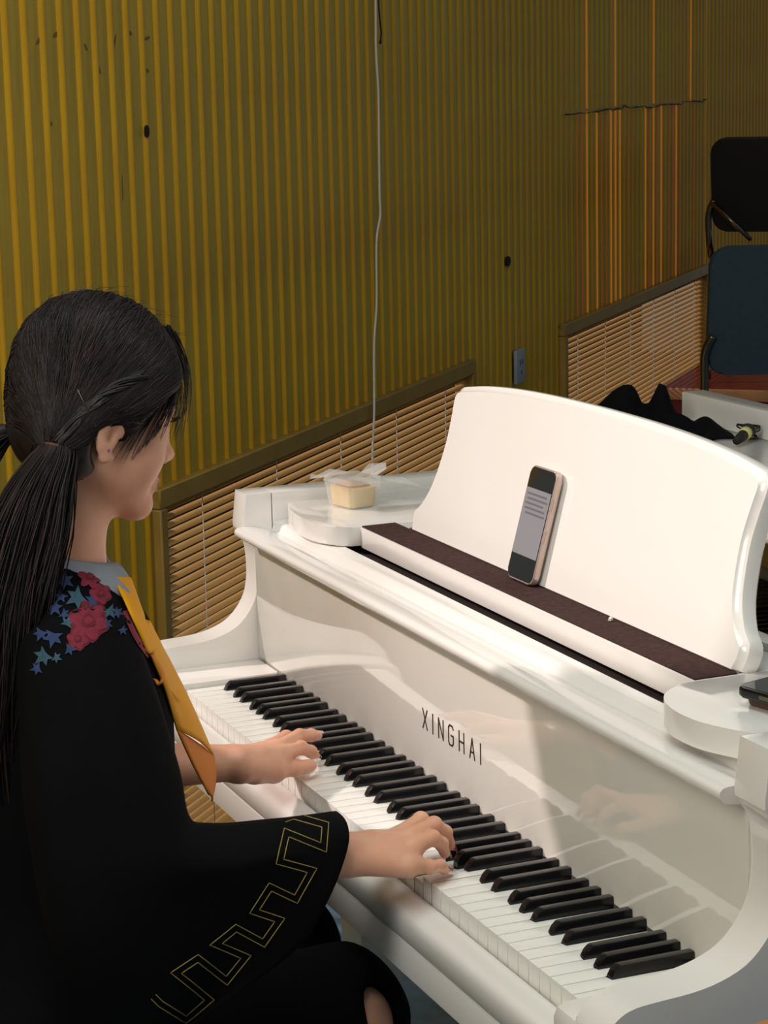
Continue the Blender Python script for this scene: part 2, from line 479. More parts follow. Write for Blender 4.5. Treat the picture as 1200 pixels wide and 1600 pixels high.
# things on the wall
pts = [W(1.235, 0.02, 2.6), W(1.215, 0.02, 2.2), W(1.203, 0.018, 1.77), W(1.197, 0.018, 1.66), W(1.207, 0.018, 1.56), W(1.203, 0.018, 1.44), W(1.200, 0.018, 1.33), W(1.201, 0.018, 1.28),
       W(1.172, 0.018, 1.22), W(1.163, 0.018, 1.08), W(1.140, 0.018, 0.99), W(1.128, 0.02, 0.90), W(1.083, 0.035, 0.83), W(1.068, 0.035, 0.75), W(1.062, 0.035, 0.60), W(1.06, 0.03, 0.30), W(1.06, 0.03, 0.012)]
tag(tube('white_cord', catmull(pts, 5), 0.0027, M['cord'], None, 8), 'thin white cord hanging down the ribbed wall behind the piano', 'cord')
pts = [W(1.236, 0.012, 1.86), W(1.238, 0.012, 1.77), W(1.246, 0.012, 1.72), W(1.252, 0.012, 1.695), W(1.244, 0.012, 1.672)]
tag(tube('black_wire', catmull(pts, 5), [0.002] * 19 + [0.0035, 0.0035], M['wire'], None, 6), 'short black wire end dangling beside the white cord near the top', 'wire')
pts = []
for k in range(40):
    t = k / 39; pts.append(W(2.86 + 2.1 * t, 0.013 + 0.003 * math.sin(k * 2.1), 1.474 + 0.012 * t + 0.003 * math.sin(k * 0.8) + random.uniform(-0.004, 0.004) + (0.010 if k == 14 else 0)))
tag(tube('sagging_wire', pts, [random.choice((0.0012, 0.002, 0.0035)) for _ in pts], M['wire'], None, 6), 'thin dark sagging wire strung across the ribs above the far vent', 'wire')
so = empty('wall_socket', W(2.349, 0.004, 0.732)); tag(so, 'grey-blue wall socket plate between the two vents', 'socket')
bpy.context.view_layer.update()
def child_keep(o, par):
    o.parent = par; o.matrix_parent_inverse = par.matrix_world.inverted(); return o
M['plate'] = mat('socket_plate', srgb(150, 156, 166), 0.4)
child_keep(box('plate', (2.306, 0.007, 0.732), (2.392, 0.018, 0.829), M['plate'], None, 0.004, 2, WROT), so)
for dx, dz, w_, h_ in ((-0.012, 0.012, 0.003, 0.016), (0.012, 0.012, 0.003, 0.016), (0, -0.018, 0.003, 0.012)):
    child_keep(box('slot', (2.349 + dx - w_, 0.017, 0.78 + dz - h_ / 2), (2.349 + dx + w_, 0.0186, 0.78 + dz + h_ / 2), M['wire'], None, 0, 1, WROT), so)
M['hole'] = mat('hole_dark', srgb(32, 18, 8), 0.9)
def wall_mark(name, s, z, w_, h_, par, m, rot=0, o=0.0006):
    V = []; n = 12
    for k in range(n):
        a = 2 * math.pi * k / n; x = math.cos(a) * w_; y = math.sin(a) * h_
        V.append(W(s + x * math.cos(rot) - y * math.sin(rot), o, z + x * math.sin(rot) + y * math.cos(rot)))
    c = len(V)
    V2 = [v - Vector((WN[0], WN[1], 0)) * 0.004 for v in V]
    F = [tuple(range(n))] + [tuple(range(n, 2 * n))[::-1]] + [(k, k + n, (k + 1) % n + n, (k + 1) % n) for k in range(n)]
    ob = from_vf(name, V + V2, F, m, par, recalc=True); return ob
wall_mark('knot_hole', 0.010, 1.507, 0.0075, 0.011, wall, M['hole'], 0, 0.0085)
wall_mark('knot_hole', 2.266, 1.085, 0.022, 0.014, wall, M['hole'], 0, 0.0085)
M['scuff'] = mat('scuff', srgb(118, 92, 34), 0.6)
# dark scuffs on the boards
for (u, v_, a, b, r) in ((-0.36, 1.667, 0.018, 0.004, 0.5), (-0.305, 1.675, 0.012, 0.004, 0.3), (-0.20, 1.655, 0.008, 0.003, -0.9), (-0.09, 1.665, 0.014, 0.003, 1.1), (-0.03, 1.68, 0.010, 0.004, 0), (0.04, 1.672, 0.013, 0.003, 0.2), (-0.155, 1.62, 0.013, 0.003, -1.0), (-0.10, 1.62, 0.012, 0.003, 1.1), (0.03, 1.615, 0.013, 0.004, -0.1), (-0.345, 1.53, 0.013, 0.005, -0.1), (-0.085, 1.41, 0.024, 0.0015, 1.55)):
    wall_mark('scuff', u, v_, a, b, wall, M['scuff'], r)

# ------------------------------------------------------------------ stage and chairs
st = empty('stage', W(5.6, 1.2, 0)); tag(st, 'low red stage with a tan wooden edge by the far vent', 'stage')
bpy.context.view_layer.update()
child_keep(box('deck', (4.06, 0.03, 0.455), (7.0, 3.2, 0.48), M['stage_red'], None, 0.002, 1, WROT), st)
child_keep(box('front_panel', (4.08, 0.03, 0.0), (4.10, 3.2, 0.455), M['stage_red'], None, 0, 1, WROT), st)
child_keep(box('nosing', (4.03, 0.03, 0.445), (4.06, 3.2, 0.484), M['stage_edge'], None, 0.004, 2, WROT), st)

def chair(name, loc, rz, mpad, label, seat_z=0.45, back=(0.70, 1.10), bw=0.46, brace=False):
    t = empty(name, loc, rz); tag(t, label, 'chair')
    def pad(nm, fn, w_, h_, th, r):
        poly = []
        for cx, cy, a0 in ((w_ / 2 - r, h_ / 2 - r, 0), (-w_ / 2 + r, h_ / 2 - r, 90), (-w_ / 2 + r, -h_ / 2 + r, 180), (w_ / 2 - r, -h_ / 2 + r, 270)):
            for k in range(7):
                a = math.radians(a0 + 15 * k); poly.append((cx + r * math.cos(a), cy + r * math.sin(a)))
        return prism(nm, poly, 0, th, fn, mpad, t, bevel=0.012, seg=3)
    pad('seat', lambda p, q, h: (p, q, seat_z - 0.05 + h), bw, 0.44, 0.05, 0.06)
    zc = (back[0] + back[1]) / 2
    tl = math.radians(10)
    pad('backrest', lambda p, q, h: (p, -0.22 - q * math.sin(tl) - h * math.cos(tl), zc + q * math.cos(tl) - h * math.sin(tl)), bw, back[1] - back[0], 0.045, 0.05)
    for sx in (-1, 1):
        x = sx * (bw / 2 + 0.010)
        tube('frame_tube', catmull([(x, 0.2, 0.012), (x, 0.19, 0.40), (x, 0.16, 0.44), (x, -0.16, 0.44), (x, -0.225, 0.49), (x, -0.245, back[0] - 0.03), (x, -0.255, back[0] + 0.06), (x - sx * 0.02, -0.262, back[0] + 0.11)], 6), 0.012, M['tube'], t, 10)
        tube('leg', catmull([(x, -0.26, 0.012), (x, -0.21, 0.25), (x, -0.12, 0.43)], 5), 0.012, M['tube'], t, 10)
        if brace: tube('brace', [(sx * bw * 0.48, -0.292, back[0] + 0.10), (sx * bw * 0.20, -0.288, back[0] - 0.03)], 0.009, M['tube'], t, 10)
    return t
chair('slate_chair', (-2.44, 2.57, 0), math.radians(67), M['chair_blue'], 'slate-blue padded chair on the floor, below the black chair', back=(0.765, 1.125), bw=0.46)
chair('black_chair', (-3.965, 3.62, 0.48), math.radians(48), M['chair_black'], 'black mesh-backed chair standing on the red stage, higher than the slate chair', back=(0.55, 0.885), bw=0.5, brace=True)

# ------------------------------------------------------------------ grand piano
piano = empty('grand_piano', (0.6, 0.5, 0)); tag(piano, 'glossy white grand piano with its music desk raised', 'piano')
bpy.context.view_layer.update()
POFF = Matrix.Translation((-0.6, -0.5, 0))
def pp(o):                                 # a part of the piano built in world coordinates
    o.parent = piano; o.matrix_parent_inverse = POFF; return o
XL, XLo, XR, XRo = -0.0885, -0.140, 1.278, 1.331
along_x = lambda p, q, t: (t, p, q)
arm_prof = [(-0.040, 0.634), (-0.0445, 0.66), (-0.045, 0.70), (-0.042, 0.735), (-0.034, 0.752), (-0.021, 0.764), (-0.006, 0.7695), (0.016, 0.7715), (0.053, 0.7735), (0.0826, 0.779),
            (0.109, 0.790), (0.128, 0.8077), (0.140, 0.828), (0.1444, 0.8455), (0.1463, 0.865), (0.1445, 0.90), (0.138, 0.922), (0.127, 0.934), (0.1265, 0.942), (0.1325, 0.990), (0.1722, 0.990), (0.1722, 0.634)]
arm_prof_s = [tuple(p) for p in catmull(arm_prof[:17], 3)] + arm_prof[17:]
pp(prism('arm', arm_prof_s, XLo, XL, along_x, M['white'], None, 0.0025, 2))
pp(prism('arm', arm_prof_s, XR, XRo, along_x, M['white'], None, 0.0025, 2))
kb = [(-0.034, 0.706), (-0.034, 0.725), (-0.030, 0.734), (-0.022, 0.738), (0.1425, 0.738), (0.1425, 0.706)]
pp(prism('key_block', kb, XL + 0.0005, -0.0012, along_x, M['white'], None, 0.003, 2))
pp(prism('key_block', kb, 1.2232, XR - 0.0005, along_x, M['white'], None, 0.003, 2))
slip = [(-0.0035, 0.674), (-0.0035, 0.707), (-0.006, 0.7088), (-0.012, 0.7092), (-0.016, 0.7083), (-0.026, 0.7075), (-0.033, 0.705), (-0.037, 0.700), (-0.038, 0.693), (-0.038, 0.675), (-0.037, 0.674)]
pp(prism('key_slip', slip, XL + 0.0005, XR - 0.0005, along_x, M['white'], None, 0, 2, 50))
pp(box('keybed', (XL + 0.0005, -0.0375, 0.634), (XR - 0.0005, 0.42, 0.672), M['white'], None, 0.002))
pp(box('key_frame', (XL + 0.002, 0.0, 0.672), (XR - 0.002, 0.142, 0.698), M['dark']))
# keys -------------------------------------------------------------------------------
KW = 0.0235
BW = 0.0118
black_off = {'C#': -0.003, 'D#': 0.003, 'F#': -0.004, 'G#': 0.0, 'A#': 0.004}
names = 'ABCDEFG'
def black_between(i):                      # is there a black key at white boundary i (between i-1 and i)?
    if i <= 0 or i >= 52: return None
    l = names[(i - 1) % 7]
    return black_off.get(l + '#')
pressed = {34: 0.0075, 35: 0.008}
pressed_black = {}
for i in range(52):
    x0, x1 = i * KW + 0.0008, (i + 1) * KW - 0.0008
    lo, ro = black_between(i), black_between(i + 1)
    xl = x0 if lo is None else i * KW + lo + BW / 2 + 0.0007
    xr = x1 if ro is None else (i + 1) * KW + ro - BW / 2 - 0.0007
    poly = [(x0, 0.0), (x1, 0.0), (x1, 0.0493), (xr, 0.0493), (xr, 0.1425), (xl, 0.1425), (xl, 0.0493), (x0, 0.0493)]
    seen = []
    for q in poly:
        if not seen or (abs(q[0] - seen[-1][0]) + abs(q[1] - seen[-1][1])) > 1e-6: seen.append(q)
    poly = seen
    dz = pressed.get(i, 0)
    def kf(p, q, t, dz=dz):
        return (p, q, t - dz * (1 - q / 0.25))
    bm = bmesh.new(); add_prism(bm, poly, 0.702, 0.730, kf)
    top = [e for e in bm.edges if all(v.co.z > 0.715 for v in e.verts)]
    bmesh.ops.bevel(bm, geom=top, offset=0.0009, segments=2, profile=0.6, affect='EDGES')
    bm.normal_update()
    k = pp(from_bm('white_key', bm, M['ivory'], None, autosmooth=30))
    k.data.materials.append(M['wood_side'])
    for f in k.data.polygons:              # bare wooden flanks below the white top
        if abs(f.normal.x) > 0.9: f.material_index = 1 if i in (35, 36, 34) else 0
blk = {}
for i in range(1, 52):
    o = black_between(i)
    if o is None: continue
    if not blk:
        prof = [(0.0498, 0.7195), (0.0502, 0.731), (0.0535, 0.7375), (0.0575, 0.7415), (0.0605, 0.7425), (0.1424, 0.7425), (0.1424, 0.7195)]
        bm = bmesh.new()
        A = []; B = []
        for (y, z) in prof:
            hw = BW / 2 - (0.0011 if z > 0.74 else (0.0006 if z > 0.735 else 0))
            A.append(bm.verts.new((-hw, y, z))); B.append(bm.verts.new((hw, y, z)))
        bm.faces.new(A); bm.faces.new(B[::-1])
        for k in range(len(prof)): bm.faces.new([A[k], B[k], B[(k + 1) % len(prof)], A[(k + 1) % len(prof)]])
        ed = [e for e in bm.edges if e.calc_length() > 0.002 and all(v.co.z > 0.73 for v in e.verts)]
        bmesh.ops.bevel(bm, geom=ed, offset=0.0008, segments=2, profile=0.6, affect='EDGES')
        ob = from_bm('black_key', bm, M['black'], None, autosmooth=35); blk['me'] = ob.data
    else:
        ob = bpy.data.objects.new('black_key', blk['me']); COL.objects.link(ob)
    pp(ob); ob.location = (i * KW + o, 0, 0)
# fallboard, lettering -------------------------------------------------------------------
M['fall'] = mat('fallboard_gloss_white', srgb(238, 234, 226), 0.05, coat=1.0, spec=0.8)
fb = pp(box('fallboard', (XL + 0.0006, 0.143, 0.7335), (XR - 0.0006, 0.166, 0.922), M['fall'], None, 0.0015))
def letters():
    h = 0.0245; z0 = 0.795; parts = []
    def stroke(x0, a0, x1, a1, w=0.0021):
        d = Vector((x1 - x0, (a1 - a0) * h)); L = d.length; n = Vector((-d.y, d.x)) / L * w / 2; e = d / L * w * 0.4
        P = [Vector((x0, z0 + a0 * h)) - e + n, Vector((x0, z0 + a0 * h)) - e - n, Vector((x1, z0 + a1 * h)) + e - n, Vector((x1, z0 + a1 * h)) + e + n]
        V = [(p.x, 0.1431, p.y) for p in P] + [(p.x, 0.1424, p.y) for p in P]
        parts.append((V, [(0, 1, 2, 3), (7, 6, 5, 4), (0, 4, 5, 1), (1, 5, 6, 2), (2, 6, 7, 3), (3, 7, 4, 0)]))
    def flush(x):
        V, F = merge(parts); parts.clear()
        o = from_vf('letter', V, F, M['letter'], fb, recalc=True); o.matrix_parent_inverse = (Matrix.Identity(4))
    w = 0.0135
    x = 0.527; stroke(x, 1, x + w, 0); stroke(x, 0, x + w, 1); flush(x)
    x = 0.5575; stroke(x, 0, x, 1); flush(x)
    x = 0.575; stroke(x, 0, x, 1); stroke(x, 1, x + w, 0); stroke(x + w, 0, x + w, 1); flush(x)
    x = 0.6045; stroke(x + w, 0.86, x + w - 0.003, 1); stroke(x + w - 0.003, 1, x + 0.003, 1); stroke(x + 0.003, 1, x, 0.86); stroke(x, 0.86, x, 0.14); stroke(x, 0.14, x + 0.003, 0); stroke(x + 0.003, 0, x + w - 0.003, 0); stroke(x + w - 0.003, 0, x + w, 0.14); stroke(x + w, 0.14, x + w, 0.5); stroke(x + w, 0.5, x + w * 0.55, 0.5); flush(x)
    x = 0.635; stroke(x, 0, x, 1); stroke(x + w, 0, x + w, 1); stroke(x, 0.5, x + w, 0.5); flush(x)
    x = 0.665; stroke(x, 0, x + w / 2, 1); stroke(x + w, 0, x + w / 2, 1); stroke(x + w * 0.2, 0.32, x + w * 0.8, 0.32); flush(x)
    x = 0.695; stroke(x, 0, x, 1); flush(x)
letters()
mold = [(0.1435, 0.9215), (0.131, 0.9235), (0.119, 0.9255), (0.1145, 0.9285), (0.1120, 0.933), (0.1125, 0.9375), (0.1155, 0.9405), (0.121, 0.9420), (0.135, 0.9418), (0.150, 0.9395), (0.163, 0.9345), (0.1685, 0.9330), (0.1715, 0.9345), (0.1745, 0.9430), (0.1765, 0.9455), (0.180, 0.9465), (0.197, 0.9475), (0.197, 0.9215)]
pp(prism('fallboard_rail', mold, XL + 0.0004, XR - 0.0004, along_x, M['white'], None, 0.0, 2, 60))
pp(box('slot_shade', (XL + 0.002, 0.1972, 0.90), (XR - 0.002, 0.30, 0.938), M['dark']))  # dark box standing for the shade inside the slot
# music shelf with its felt strip, side trays, desk -----------------------------------------
sh = pp(box('music_shelf', (0.152, 0.2165, 0.9465), (1.056, 0.345, 0.9758), M['white'], None, 0.0015))
o = box('felt_strip', (0.154, 0.2185, 0.9755), (1.054, 0.2690, 0.9775), M['felt']); o.parent = sh; o.matrix_parent_inverse = Matrix.Identity(4)
trL = [(0.1515, 0.52), (0.1515, 0.214)] + [tuple(p) for p in catmull([(0.150, 0.207), (0.1414, 0.196), (0.119, 0.178), (0.072, 0.1685), (0.030, 0.169), (-0.01, 0.1745), (-0.05, 0.184), (-0.066, 0.192), (-0.072, 0.204)], 4)] + [(-0.072, 0.52)]
trR = [(1.0565, 0.52), (1.0565, 0.214)] + [tuple(p) for p in catmull([(1.058, 0.203), (1.0700, 0.182), (1.0856, 0.1646), (1.110, 0.1515), (1.1418, 0.1445), (1.1818, 0.1462), (1.2175, 0.1594), (1.240, 0.1745), (1.255, 0.19), (1.262, 0.206)], 4)] + [(1.262, 0.52)]
flat = lambda p, q, t: (p, q, t)
pp(prism('side_tray', trL, 0.9485, 0.976, flat, M['white'], None, 0.0018, 2))
pp(prism('side_tray', trR, 0.9485, 0.976, flat, M['white'], None, 0.0018, 2))
half = [(0.424, 0.0), (0.429, 0.014), (0.4275, 0.030), (0.411, 0.044), (0.397, 0.065), (0.389, 0.09), (0.3835, 0.13), (0.386, 0.165), (0.389, 0.186), (0.387, 0.198), (0.3775, 0.207), (0.355, 0.2115), (0.30, 0.2185), (0.22, 0.2245), (0.12, 0.2282), (0.0, 0.2295)]
hs = [tuple(p) for p in catmull(half, 4)]
outl = [(x, z) for x, z in hs] + [(-x, z) for x, z in hs[-2::-1]]
DC = 0.6305; LT = math.radians(16)
def desk_pt(x, s_, t): return (DC + x, 0.2705 + s_ * math.sin(LT) + t * math.cos(LT), 0.9785 + s_ * math.cos(LT) - t * math.sin(LT))
def desk():
    V = []; F = []; n = len(outl)
    cen = (0, 0.11)
    layers = [(0.010, -0.003), (0.007, 0.0008), (0.0015, 0.004), (0.0, 0.008), (0.0, 0.020), (0.003, 0.023)]
    P = np.array(outl); tn = np.roll(P, -1, 0) - np.roll(P, 1, 0); nm = np.stack([tn[:, 1], -tn[:, 0]], 1); nm /= np.linalg.norm(nm, axis=1)[:, None] + 1e-9
    if np.sum(nm * (P - P.mean(0))) < 0: nm = -nm
    nm[0] = (1, 0); nm[-1] = (-1, 0)
    for ins, t in layers:
        Q = P - nm * ins
        for q in Q: V.append(desk_pt(q[0], max(q[1], 0), t))
    L = len(layers)
    for l in range(L - 1):
        for k in range(n):
            a = l * n + k; b = l * n + (k + 1) % n
            F.append((a, b, b + n, a + n))
    F.append(tuple(range(n))); F.append(tuple(range((L - 1) * n, L * n))[::-1])
    return from_vf('music_desk', V, F, M['white'], None, autosmooth=25, recalc=True)
dk = pp(desk())
o = box('desk_hinge_strip', (DC - 0.424, 0.2685, 0.9772), (DC + 0.424, 0.2712, 0.9795), mat('hinge_steel', srgb(150, 140, 130), 0.3, metal=0.8)); o.parent = dk; o.matrix_parent_inverse = Matrix.Identity(4)
# rim, lid, legs, inside ---------------------------------------------------------------------
rim_out = [(-0.137, 0.1735), (-0.137, 1.05)] + [tuple(p) for p in catmull([(-0.137, 1.10), (-0.12, 1.28), (-0.03, 1.43), (0.13, 1.51), (0.32, 1.50), (0.50, 1.40), (0.66, 1.24), (0.82, 1.08), (1.00, 0.95), (1.16, 0.84), (1.27, 0.70), (1.328, 0.52)], 4)] + [(1.328, 0.1735)]
P = np.array(rim_out); tn = np.zeros_like(P); tn[1:-1] = P[2:] - P[:-2]; tn[0] = P[1] - P[0]; tn[-1] = P[-1] - P[-2]
nm = np.stack([-tn[:, 1], tn[:, 0]], 1); nm /= np.linalg.norm(nm, axis=1)[:, None]
Pin = P - nm * 0.048 if np.sum(nm * (P - P.mean(0))) > 0 else P + nm * 0.048
rim_poly = [tuple(p) for p in P] + [tuple(p) for p in Pin[::-1]]
pp(prism('rim', rim_poly, 0.66, 0.99, flat, M['white'], None, 0.002, 2))
lidP = P + (nm if np.sum(nm * (P - P.mean(0))) > 0 else -nm) * 0.008
lid_poly = [tuple(p) for p in lidP if p[1] > 0.54]
lid_poly = [(lidP[0][0], 0.532)] + lid_poly + [(lidP[-1][0], 0.532)]
lid = pp(prism('lid', lid_poly, 0.9915, 1.0135, flat, M['white'], None, 0.002, 2))
flap = pp(box('lid_flap', (-0.13, 0.530, 1.0145), (1.32, 0.940, 1.037), M['white'], None, 0.003))
o = box('flap_lip', (-0.13, 0.8985, 1.0372), (1.32, 0.940, 1.082), M['white'], None, 0.003); o.parent = flap; o.matrix_parent_inverse = Matrix.Identity(4)
M['brass'] = mat('brass', srgb(168, 128, 62), 0.4, metal=0.7, noise=0.2, nscale=20)
hg = pp(box('hinge', (0.0, 0.5265, 0.992), (1.27, 0.5305, 1.024), M['brass'], None, 0.001, 1))
for k in range(16):
    x = 0.05 + k * 0.078
    V, F = tube_vf([(x, 0.5262, 1.005), (x, 0.5245, 1.005)], [0.004, 0.0032], 10)
    o = from_vf('screw', V, F, M['tube'], hg); o.matrix_parent_inverse = Matrix.Identity(4)
M['soundboard'] = mat('soundboard_red', srgb(86, 34, 26), 0.5, noise=0.3, nscale=8)
M['plate_gold'] = mat('iron_plate_gold', srgb(150, 104, 48), 0.4, metal=0.5)
M['string'] = mat('string_steel', srgb(170, 150, 130), 0.3, metal=1.0)
M['bareedge'] = mat('grey_felt_rail', srgb(92, 88, 78), 0.8, noise=0.4, nscale=40, nstretch=(6, 1, 1))
inn = [tuple(p) for p in Pin if p[1] > 0.45]
inn = [(Pin[0][0], 0.40)] + inn + [(Pin[-1][0], 0.40)]
pp(prism('soundboard', inn, 0.70, 0.715, flat, M['soundboard'], None, 0))
pp(box('iron_plate', (-0.07, 0.62, 0.80), (1.26, 0.68, 0.83), M['plate_gold'], None, 0.004))
pp(box('cross_rail', (-0.08, 0.465, 0.905), (1.27, 0.49, 0.928), M['white'], None, 0.002))
pp(box('felt_rail', (-0.08, 0.468, 0.880), (1.27, 0.488, 0.905), M['bareedge'], None, 0.0))
pp(box('pinblock', (-0.08, 0.40, 0.74), (1.27, 0.56, 0.80), M['dark'], None, 0.0))
pp(box('damper_rail', (-0.05, 0.565, 0.958), (1.25, 0.59, 0.978), mat('beige_rail', srgb(170, 155, 130), 0.6), None, 0.008, 3))
for k in range(60):
    x = -0.06 + k * 0.0218
    ye = 1.42 - 0.55 * max(0, x) if x > 0.1 else 1.25
    pp(tube('string', [(x, 0.50, 0.862), (x + 0.004, max(ye, 0.75), 0.842)], 0.0009, M['string'], None, 5))
def leg(x, y):
    prof = [(0.0, 0.046, 0.036), (0.03, 0.046, 0.036), (0.08, 0.036, 0.030), (0.55, 0.050, 0.042), (0.60, 0.056, 0.047), (0.634, 0.056, 0.047)]
    bm = bmesh.new(); rings = []
    for z, a, b in prof:
        z = z + 0.0 if z else 0.03
        rings.append([bm.verts.new((x + sx * a, y + sy * b, z)) for sx, sy in ((-1, -1), (1, -1), (1, 1), (-1, 1))])
    rings = rings[1:]
    for v in []: pass
    bm.faces.new(rings[0][::-1]); bm.faces.new(rings[-1])
    for r0, r1 in zip(rings, rings[1:]):
        for k in range(4): bm.faces.new([r0[k], r0[(k + 1) % 4], r1[(k + 1) % 4], r1[k]])
    for v in [v for v in bm.verts if not v.link_faces]: bm.verts.remove(v)
    lg = pp(from_bm('leg', bm, M['white']))
    V, F = tube_vf([(x - 0.012, y, 0.017), (x + 0.012, y, 0.017)], 0.017, 14)
    o = from_vf('caster', V, F, M['brass'], lg, smooth=False); o.matrix_parent_inverse = Matrix.Identity(4)
leg(-0.085, 0.315); leg(1.26, 0.315); leg(0.22, 1.36)
# pedal lyre
ly = pp(box('pedal_lyre', (0.53, 0.33, 0.10), (0.72, 0.38, 0.634), M['white'], None, 0.006))
for dx in (-0.055, 0, 0.055):
    o = box('pedal', (0.625 + dx - 0.012, 0.24, 0.09), (0.625 + dx + 0.012, 0.34, 0.10), M['brass'], ly, 0.003); o.matrix_parent_inverse = Matrix.Identity(4)

# ------------------------------------------------------------------ things on the piano
def rrect(w_, h_, r, n=6):
    out = []
    for cx, cy, a0 in ((w_ / 2 - r, h_ / 2 - r, 0), (-w_ / 2 + r, h_ / 2 - r, 90), (-w_ / 2 + r, -h_ / 2 + r, 180), (w_ / 2 - r, -h_ / 2 + r, 270)):
        for k in range(n + 1):
            a = math.radians(a0 + 90 * k / n); out.append((cx + r * math.cos(a), cy + r * math.sin(a)))
    return out
M['phone_side'] = mat('phone_rose_metal', srgb(206, 184, 172), 0.25, metal=0.5)
M['phone_glass'] = mat('phone_glass_black', srgb(20, 16, 14), 0.05, coat=1.0)
M['screen'] = mat('phone_screen_grey', srgb(140, 136, 142), 0.08, coat=1.0, emit=(srgb(150, 146, 154), 0.10))
M['screen_txt'] = mat('phone_screen_text', srgb(104, 102, 110), 0.1, emit=(srgb(110, 108, 116), 0.08))
ph = empty('phone', (0.576, 0.2535, 0.9775)); tag(ph, 'rose-edged smartphone propped upright against the music desk', 'phone')
PLt = math.radians(16.5); PTW = math.radians(2)
def ph_pt(x, s_, t):
    return (x * math.cos(PTW) - (s_) * math.sin(PTW) * 1.0, (s_ + 0.0) * math.sin(PLt) + t * math.cos(PLt), s_ * math.cos(PLt) - t * math.sin(PLt) + 0.003)
def phf(a): return lambda p, q, t: ph_pt(p, q + a, t)
bd = prism('body', rrect(0.070, 0.142, 0.010), 0.0, 0.0085, phf(0.071), M['phone_side'], ph, 0.002, 3)
prism('front_glass', rrect(0.0665, 0.1385, 0.009), -0.0006, 0.0004, phf(0.071), M['phone_glass'], ph, 0.0003, 1)
prism('screen', [(-0.0325, -0.040), (0.0325, -0.040), (0.0325, 0.043), (-0.0325, 0.043)], -0.0009, -0.0005, phf(0.071), M['screen'], ph, 0)
for k, (x0, x1) in enumerate(((-0.028, 0.024), (-0.025, 0.028), (-0.028, 0.020), (-0.027, 0.026), (-0.022, 0.028))):
    z = 0.036 - k * 0.006
    prism('score_line', [(x0, z - 0.0012), (x1, z - 0.0012), (x1, z + 0.0012), (x0, z + 0.0012)], -0.0011, -0.0008, phf(0.071), M['screen_txt'], ph, 0)
for q in (0.03, -0.01):
    prism('side_button', [(0.0346, q - 0.008), (0.0358, q - 0.008), (0.0358, q + 0.008), (0.0346, q + 0.008)], 0.003, 0.006, phf(0.071), M['phone_side'], ph, 0)
# phone lying on a brown wallet
M['wallet'] = mat('brown_leather', srgb(96, 70, 62), 0.5, bump=0.3, bscale=200)
M['blackphone'] = mat('black_phone_case', srgb(20, 19, 22), 0.25)
R2 = Matrix.Translation((1.168, 0.292, 0.9765)) @ Matrix.Rotation(math.radians(14), 4, 'Z')
def fl2(p, q, t): return R2 @ Vector((p, q, t))
wl = prism('wallet', rrect(0.080, 0.150, 0.010), 0.0, 0.009, lambda p, q, t: R2 @ Vector((p + 0.006, q + 0.006, t)), M['wallet'], None, 0.003, 2)
tag(wl, 'flat brown leather wallet under the black phone on the right tray', 'wallet')
bp = empty('black_phone', R2 @ Vector((0, 0, 0.0095))); tag(bp, 'black phone lying on a brown wallet at the right edge', 'phone')
bpy.context.view_layer.update()
child_keep(prism('body', rrect(0.076, 0.158, 0.011), 0.0095, 0.0195, fl2, M['blackphone'], None, 0.003, 3), bp)
child_keep(prism('screen', rrect(0.070, 0.150, 0.008), 0.0190, 0.0199, fl2, M['phone_glass'], None, 0.0002, 1), bp)
child_keep(prism('charging_port', rrect(0.018, 0.004, 0.0018), -0.0795, -0.0785, lambda p, q, t: R2 @ Vector((p + 0.004, t, 0.0145 + q)), M['tube'], None, 0), bp)

# crumb of chalk on the felt
bm = bmesh.new(); bmesh.ops.create_icosphere(bm, subdivisions=1, radius=0.0032)
for v in bm.verts: v.co *= random.uniform(0.7, 1.15)
bmesh.ops.translate(bm, verts=bm.verts, vec=(0.7995, 0.2595, 0.9800))
tag(from_bm('paper_crumb', bm, M['shirt']), 'tiny white crumb lying on the brown felt strip', 'crumb')

# snack in a clear clamshell
M['clear'] = mat('clear_plastic', (0.95, 0.96, 0.95, 1), 0.06, trans=1.0, ior=1.12)
nt = M['clear'].node_tree
mx = nt.nodes.new('ShaderNodeMixShader'); tr = nt.nodes.new('ShaderNodeBsdfTransparent'); mx.inputs[0].default_value = 0.30
gl = nt.nodes.new('ShaderNodeBsdfPrincipled'); gl.inputs['Base Color'].default_value = (0.9, 0.9, 0.88, 1); gl.inputs['Roughness'].default_value = 0.12
nt.links.new(tr.outputs[0], mx.inputs[1]); nt.links.new(gl.outputs[0], mx.inputs[2]); nt.links.new(mx.outputs[0], nt.nodes['Material Output'].inputs['Surface'])
M['cake'] = mat('sponge_cake', srgb(244, 218, 160), 0.9, noise=0.25, nscale=60, bump=0.6, bscale=150, col2=srgb(232, 190, 112))
M['cake_top'] = mat('cake_top_brown', srgb(206, 140, 52), 0.7, noise=0.3, nscale=60)
sb = empty('snack_box', (0.000, 0.268, 0.9762), math.radians(12)); tag(sb, 'sponge cake in a clear plastic snack box on the left tray', 'snack box')
def taper_box(name, w0, d0, w1, d1, z0, z1, m, par, r=0.008, open_top=False, rot=0):
    V = []; F = []; n = None
    for (w_, d_, z) in ((w0, d0, z0), (w1, d1, z1)):
        q = rrect(w_, d_, r, 4); n = len(q)
        V += [(a, b, z) for a, b in q]
    F = [(k, (k + 1) % n, (k + 1) % n + n, k + n) for k in range(n)] + [tuple(range(n))[::-1]]
    if not open_top: F.append(tuple(range(n, 2 * n)))
    return from_vf(name, V, F, m, par, autosmooth=40)
ck = taper_box('cake', 0.056, 0.044, 0.060, 0.048, 0.0015, 0.030, M['cake'], sb)
taper_box('cake_crust', 0.050, 0.038, 0.040, 0.030, 0.030, 0.034, M['cake_top'], ck)
